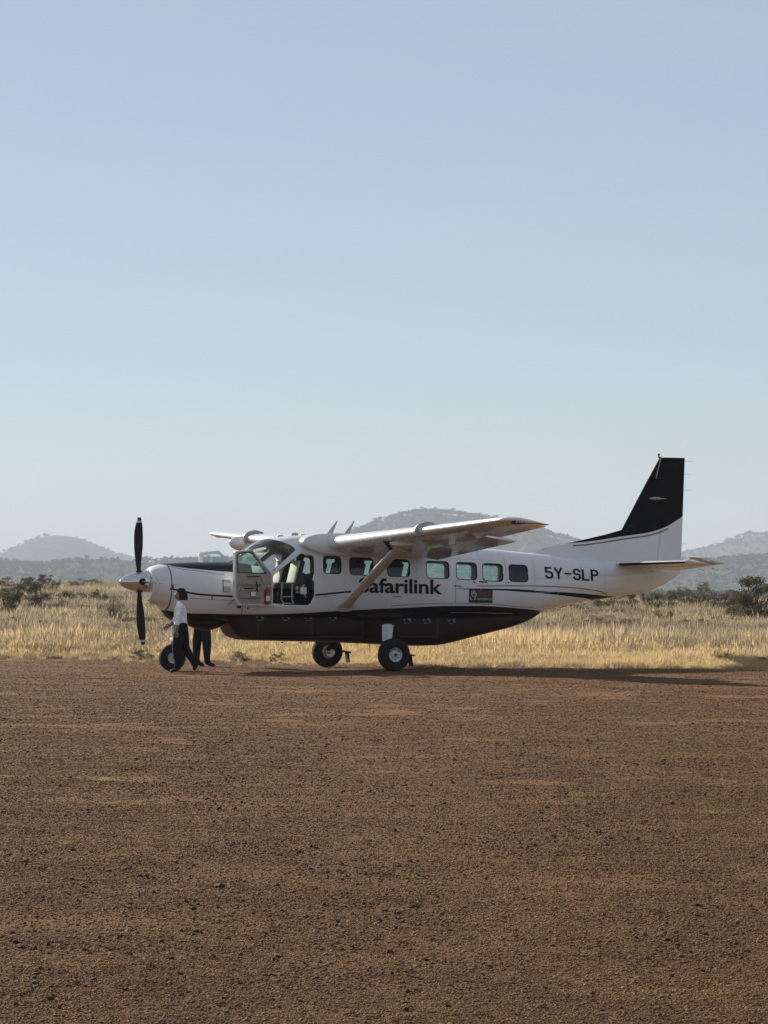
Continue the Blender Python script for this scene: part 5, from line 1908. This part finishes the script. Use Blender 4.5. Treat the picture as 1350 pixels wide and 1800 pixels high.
def pick_m(c):
    if c.z > 1.51: return 0
    if abs(c.y) > 0.185 and c.z < 1.2: return 1 if c.z > 1.14 else 0
    if c.z > 1.03: return 1
    return 3 if c.z < 0.085 else 2
body = skinned('body', J, E_, [skin_m2, shirt_m, trouser_m, shoe_m], pick_m, man)
head_details(body, (0.015, 0, 1.655), 1, skin_m2)
m = MB().loft([[(-0.012 + rad * 1.05 * math.cos(a), rad * math.sin(a), z) for a in np.linspace(0, 6.2832, 21)[:-1]] for z, rad in ((1.765, 0.03), (1.75, 0.075), (1.715, 0.095), (1.68, 0.099), (1.665, 0.097))])
m.build('hair', hair_m, man)

# ================================================================== BUSHES AND SMALL TREES
def bush_parts(seed, shape, leafm, n_leaf, leaf):
    """unit-sized (1 m wide, 1 m high) trunk and crown meshes"""
    rg = np.random.default_rng(seed)
    tr, cr = MB(), MB()
    tips = []
    if shape == 'umbrella':
        stems, base_z, lay = 2, 0.70, [(0.84, 0.48, 0.10), (0.66, 0.34, 0.08)]
    elif shape == 'tree':
        stems, base_z, lay = 1, 0.42, [(0.80, 0.30, 0.17), (0.60, 0.44, 0.20), (0.42, 0.40, 0.16)]
    elif shape == 'twiggy':
        stems, base_z, lay = 5, 0.30, [(0.75, 0.42, 0.25), (0.5, 0.46, 0.25)]
    elif shape == 'low':
        stems, base_z, lay = 4, 0.15, [(0.55, 0.42, 0.25), (0.25, 0.48, 0.22)]
    else:                                                   # dense
        stems, base_z, lay = 3, 0.22, [(0.80, 0.32, 0.16), (0.56, 0.44, 0.20), (0.28, 0.48, 0.20)]
    clumps = []
    for z, r_, vz in lay:
        for _ in range(8 if shape != 'umbrella' else 7):
            a, q = rg.uniform(0, 6.28), r_ * math.sqrt(rg.uniform(0.05, 1))
            clumps.append((q * math.cos(a), q * math.sin(a), z + rg.normal(0, vz * 0.5)))
    roots = [(rg.normal(0, .04 * stems), rg.normal(0, .04 * stems)) for _ in range(stems)]
    for c in clumps:
        b = roots[rg.integers(0, stems)]
        c = (c[0], c[1], max(0.08, min(c[2], 0.93)))
        f = rg.uniform(0.25, 0.6)
        mid_ = (b[0] + (c[0] - b[0]) * f * .6 + rg.normal(0, .04), b[1] + (c[1] - b[1]) * f * .6 + rg.normal(0, .04), c[2] * (f * 0.9 + 0.05))
        tr.tube([(b[0], b[1], -0.1), mid_, c], [0.022, 0.014, 0.004], 5)
        for _ in range(3 if shape == 'twiggy' else 1):
            e = (c[0] + rg.normal(0, .12), c[1] + rg.normal(0, .12), min(1.0, c[2] + abs(rg.normal(0, .09))))
            tr.tube([mid_, ((mid_[0] + e[0]) / 2 + rg.normal(0, .02), (mid_[1] + e[1]) / 2, (mid_[2] + e[2]) / 2 + .02), e], [0.009, 0.006, 0.003], 4)
        fl = {'umbrella': 0.35, 'tree': 0.65, 'twiggy': 0.8}.get(shape, 0.75)
        leaf_cards(cr, c, {'umbrella': 0.15, 'twiggy': 0.15}.get(shape, 0.155), int(n_leaf / len(clumps) * rg.uniform(.5, 1.5)), leaf, rg, fl)
    tm = tr.build('trunk', bark, None, fix=False)
    cm = cr.build('crown', leafm, None, smooth=False, fix=False)
    d = (tm.data, cm.data)
    bpy.data.objects.remove(tm)
    bpy.data.objects.remove(cm)
    return d

BV = {}
for k, (sh, lm, nl, ls) in enumerate((('umbrella', leaf_dark, 1500, .020), ('tree', leaf_dark, 5200, .018), ('dense', leaf_dark, 3000, .022), ('dense', leaf_grey, 2700, .022), ('twiggy', leaf_grey, 800, .018), ('low', leaf_grey, 2000, .026), ('low', leaf_dark, 2000, .026), ('low', leaf_green, 1300, .030))):
    key = sh + {id(leaf_dark): '_dark', id(leaf_grey): '_grey', id(leaf_green): '_green'}[id(lm)]
    BV[key] = [bush_parts(100 + 10 * k + j, sh, lm, nl, ls) for j in range(2)]

def bush(name, cat, label, u, vtop, wpx, Y, kind, group=None, j=0):
    X = (u - PW / 2) / FPX * Y
    z = float(terrain_z(X, Y))
    h = (HORIZ - vtop) / FPX * Y + CAM_H - z
    w = wpx / FPX * Y
    o = empty(name, (X, Y, z), random.uniform(0, 6.28))
    o.scale = (w, w, h)
    tag(o, label, cat, group)
    for nm, me in zip(('trunk', 'crown'), BV[kind][j % 2]):
        c = bpy.data.objects.new(nm, me)
        col.objects.link(c)
        c.parent = o
    return o

GL, GR = 'thorn bushes beyond the grass on the left', 'thorn bushes beyond the grass on the right'
SHR = 'low shrubs in the dry grass'
for i, a in enumerate((
    ('thorn_tree', 'tree', 'taller flat topped thorn tree at the left edge, above the dark thicket', 30, 1009, 62, 150, 'umbrella_dark', GL),
    ('thorn_bush', 'bush', 'dense dark thorn bush right beside the flat topped tree at the left edge', 62, 1021, 48, 142, 'dense_dark', GL),
    ('thorn_bush', 'bush', 'broad dark thicket at the left edge under the flat topped tree', 14, 1034, 72, 122, 'dense_dark', GL),
    ('thorn_tree', 'tree', 'small pale umbrella thorn tree farther off behind the left thicket', 80, 1008, 34, 265, 'umbrella_dark', GL),
    ('thorn_bush', 'bush', 'rounded grey bush on the grass crest right of the small umbrella tree', 98, 1018, 28, 240, 'dense_grey', GL),
    ('thorn_bush', 'bush', 'lone dark dome shaped bush on the grass crest, far left of the spinner', 128, 1021, 24, 330, 'dense_dark', GL),
    ('thorn_bush', 'bush', 'bare twiggy bush on the crest between the dark dome and the propeller', 160, 1021, 34, 300, 'twiggy_grey', GL),
    ('thorn_bush', 'bush', 'small bare bush on the crest just left of the spinner tip', 186, 1027, 24, 280, 'twiggy_grey', GL),
    ('thorn_bush', 'bush', 'small grey scrub in mid grass below the rounded crest bush', 110, 1042, 26, 150, 'low_grey', GL),
    ('thorn_bush', 'bush', 'straggling leafless bush in the grass left of the lower propeller blade', 205, 1046, 52, 112, 'twiggy_grey', GL),
    ('shrub', 'shrub', 'grey green leafy shrub in the golden grass left of the lower propeller blade', 147, 1099, 42, 88, 'low_dark', SHR),
    ('shrub', 'shrub', 'wide dark weed patch in the grass below the left thicket', 78, 1081, 60, 99, 'low_grey', SHR),
    ('shrub', 'shrub', 'low grey weed clump near the left edge of the grass', 22, 1092, 46, 93, 'low_grey', SHR),
    ('shrub', 'shrub', 'flat dark shrub at the gravel edge under the lower propeller blade', 250, 1139, 40, 72.6, 'low_dark', SHR),
    ('weed', 'weed', 'green weed patch at the gravel edge under the front of the cargo pod', 432, 1141, 60, 70.7, 'low_dark', SHR),
    ('weed', 'weed', 'smaller green weed at the gravel edge left of the far main wheel', 488, 1145, 36, 69.8, 'low_dark', SHR),
    ('thorn_tree', 'tree', 'large dark leafy tree cut by the right edge of the view', 1336, 1014, 105, 116, 'tree_dark', GR),
    ('thorn_bush', 'bush', 'dark bush leaning against the left side of the large right edge tree', 1300, 1046, 56, 122, 'dense_dark', GR),
    ('thorn_bush', 'bush', 'grey thorn bush below the tip of the tailplane', 1264, 1036, 58, 168, 'dense_grey', GR),
    ('thorn_bush', 'bush', 'tallest grey bush of the row, below the outer half of the tailplane', 1236, 1024, 48, 186, 'dense_grey', GR),
    ('thorn_bush', 'bush', 'grey green bush just right of the lowest point of the rudder', 1203, 1030, 42, 200, 'dense_grey', GR),
    ('thorn_bush', 'bush', 'broad dark bush directly below the rudder', 1162, 1041, 62, 165, 'dense_dark', GR),
    ('thorn_bush', 'bush', 'narrow bush under the tail cone between two darker bushes', 1133, 1040, 28, 190, 'dense_grey', GR),
    ('thorn_bush', 'bush', 'tall dark bush under the tail cone, just aft of the stripe end', 1103, 1038, 44, 170, 'dense_dark', GR),
    ('thorn_bush', 'bush', 'grey bush under the tail where the black stripe meets the belly', 1062, 1050, 62, 160, 'dense_grey', GR),
    ('thorn_bush', 'bush', 'low grey bush under the tail below the registration letters', 1016, 1058, 50, 150, 'low_grey', GR),
    ('thorn_bush', 'bush', 'low bush behind the rear end of the cargo pod', 974, 1066, 44, 145, 'low_grey', GR),
    ('thorn_bush', 'bush', 'far pale bush between the tailplane tip and the right edge tree', 1291, 1037, 40, 212, 'dense_grey', GR),
    ('thorn_bush', 'bush', 'far dark bush peeking over the row right of the rudder', 1184, 1037, 32, 232, 'dense_dark', GR),
    ('shrub', 'shrub', 'thin thorny shrub standing alone in the grass below the tail cone', 1124, 1106, 46, 90, 'twiggy_grey', SHR),
    ('shrub', 'shrub', 'dark matted clump in the grass below the tail stripe', 1070, 1093, 60, 99, 'low_grey', SHR),
    ('shrub', 'shrub', 'dark matted clump in the grass below the rudder', 1185, 1098, 56, 97, 'low_grey', SHR),
    ('shrub', 'shrub', 'dark weed clump in the grass below the right edge tree', 1304, 1098, 58, 95, 'low_dark', SHR),
    ('shrub', 'shrub', 'pale green shrub in the grass at the right edge', 1340, 1119, 40, 86, 'low_green', SHR),
    ('shrub', 'shrub', 'thorny shrub in the grass just aft of the cargo pod', 905, 1090, 56, 99, 'twiggy_grey', SHR),
    ('shrub', 'shrub', 'grey weed clump in the grass below the registration letters', 1000, 1094, 50, 97, 'low_grey', SHR),
)):
    bush(*a, j=i)

# scrub too small and too many to tell apart
src = []
for k, key in enumerate(('low_grey', 'low_dark', 'twiggy_grey', 'low_green')):
    for j in range(2):
        src.append(bpy.data.objects.new('scrub_source_%d%d' % (k, j), BV[key][j][1]))
P, Sx = [], []
for n0, n1, cnt, wlo, whi, hlo, hhi in ((2, 12, 40, 0.4, 1.0, 0.2, 0.5), (8, 30, 110, 0.5, 1.6, 0.35, 0.75), (22, 70, 210, 0.7, 2.2, 0.45, 0.95), (60, 230, 330, 1.0, 3.4, 0.55, 1.4)):
    n = rng.uniform(n0, n1, cnt)
    tt = rng.uniform(-0.195, 0.195, cnt)
    Y = (n * 1.2264 + 67.3) / (1 + 0.71 * tt)
    X = tt * Y
    P.append(np.stack([X, Y, terrain_z(X, Y)], -1))
    w = rng.uniform(wlo, whi, cnt)
    Sx.append(np.stack([w, w, rng.uniform(hlo, hhi, cnt)], -1))
P, Sx = np.concatenate(P), np.concatenate(Sx)
Rz = np.stack([np.zeros(len(P)), np.zeros(len(P)), rng.uniform(0, 6.28, len(P))], -1)
tag(scatter('scrub', P, Rz, Sx, src), kind='stuff')

# ================================================================== SMALL THINGS ON THE GRAVEL
clod_m = stone_material('dark_clod', (0.050, 0.036, 0.028), (0.085, 0.058, 0.042))
clods = [stone_mesh('dirt_clod_source', 60 + k, clod_m, 2, 0.7).data for k in range(4)]
for i, (u, v_, w) in enumerate(((388, 1558, 22), (445, 1607, 10), (150, 1667, 15), (160, 1677, 9), (40, 1664, 13), (271, 1568, 13), (340, 1600, 14), (228, 1589, 11), (510, 1440, 9), (443, 1411, 9), (385, 1416, 12), (665, 1533, 11), (1180, 1409, 12), (692, 1427, 10), (735, 1397, 9), (1065, 1481, 10), (555, 1556, 10), (128, 1550, 11), (320, 1749, 14), (886, 1611, 10), (1322, 1506, 11), (1183, 1640, 12), (940, 1481, 9), (1041, 1740, 12), (520, 1702, 10), (760, 1650, 11))):
    Y = CAM_H * FPX / (v_ + 3 - HORIZ)
    X = (u - PW / 2) / FPX * Y
    s_ = w / FPX * Y
    lab = ('largest dark clod of dry earth on the lower left gravel' if w == 22 else 'small dark clod of dry earth lying loose on the gravel' if w < 12 else 'larger dark clod of dry earth lying loose on the gravel')
    o = bpy.data.objects.new('dirt_clod', clods[i % 4])
    col.objects.link(o)
    o.location = (X, Y, float(strip_z(np.array(X), np.array(Y))) + s_ * 0.18)
    o.rotation_euler = (random.uniform(-.3, .3), random.uniform(-.3, .3), random.uniform(0, 6.28))
    o.scale = (s_, s_ * .9, s_ * .8)
    tag(o, lab, 'dirt clod', 'dark clods scattered over the gravel')

sprig_m = grass_material('green_sprig_blades', (0.17, 0.155, 0.070), (0.24, 0.195, 0.10), (0.12, 0.105, 0.05))
sprig_d = grass_material('dry_sprig_blades', (0.42, 0.33, 0.19), (0.36, 0.28, 0.16), (0.25, 0.19, 0.11))
def sprig(label, u, v_, wpx, hpx, mat, seed):
    Y = CAM_H * FPX / (v_ - HORIZ)
    X = (u - PW / 2) / FPX * Y
    k = Y / FPX
    rg = np.random.default_rng(seed)
    m = MB()
    for _ in range(46):
        x, y = rg.normal(0, wpx * k * 0.25), rg.normal(0, 0.06)
        hh, a = hpx * k * rg.uniform(.4, 1.1), rg.uniform(0, 6.28)
        dx, dy = math.cos(a) * 0.035, math.sin(a) * 0.035
        wv = 0.004
        m.add([(x - wv, y, -0.01), (x + wv, y, -0.01), (x + dx * .5 + wv, y + dy * .5, hh * .7), (x + dx * .5 - wv, y + dy * .5, hh * .7), (x + dx, y + dy, hh)], [(0, 1, 2, 3), (3, 2, 4)])
    o = m.build('grass_sprig', mat, None, smooth=False, fix=False)
    o.location = (X, Y, float(strip_z(np.array(X), np.array(Y))))
    tag(o, label, 'grass sprig', 'small grass sprigs growing in the gravel')
sprig('widest green grass sprig on the gravel, right of centre below the tail', 1030, 1399, 80, 11, sprig_m, 1)
sprig('green grass sprig on the gravel at lower left', 125, 1481, 40, 8, sprig_m, 2)
sprig('small green grass sprig near the bottom centre of the gravel', 715, 1536, 32, 7, sprig_m, 3)
sprig('thin yellow green sprig left of centre on the lower gravel', 380, 1528, 36, 6, sprig_m, 4)
sprig('faint green sprig near the right edge of the gravel', 1264, 1427, 46, 8, sprig_m, 5)
sprig('low yellowish sprig near the left edge, just below the grass line', 22, 1222, 70, 7, sprig_d, 6)
sprig('dry straw coloured sprig on the gravel at left, below the nose', 188, 1371, 30, 7, sprig_d, 7)
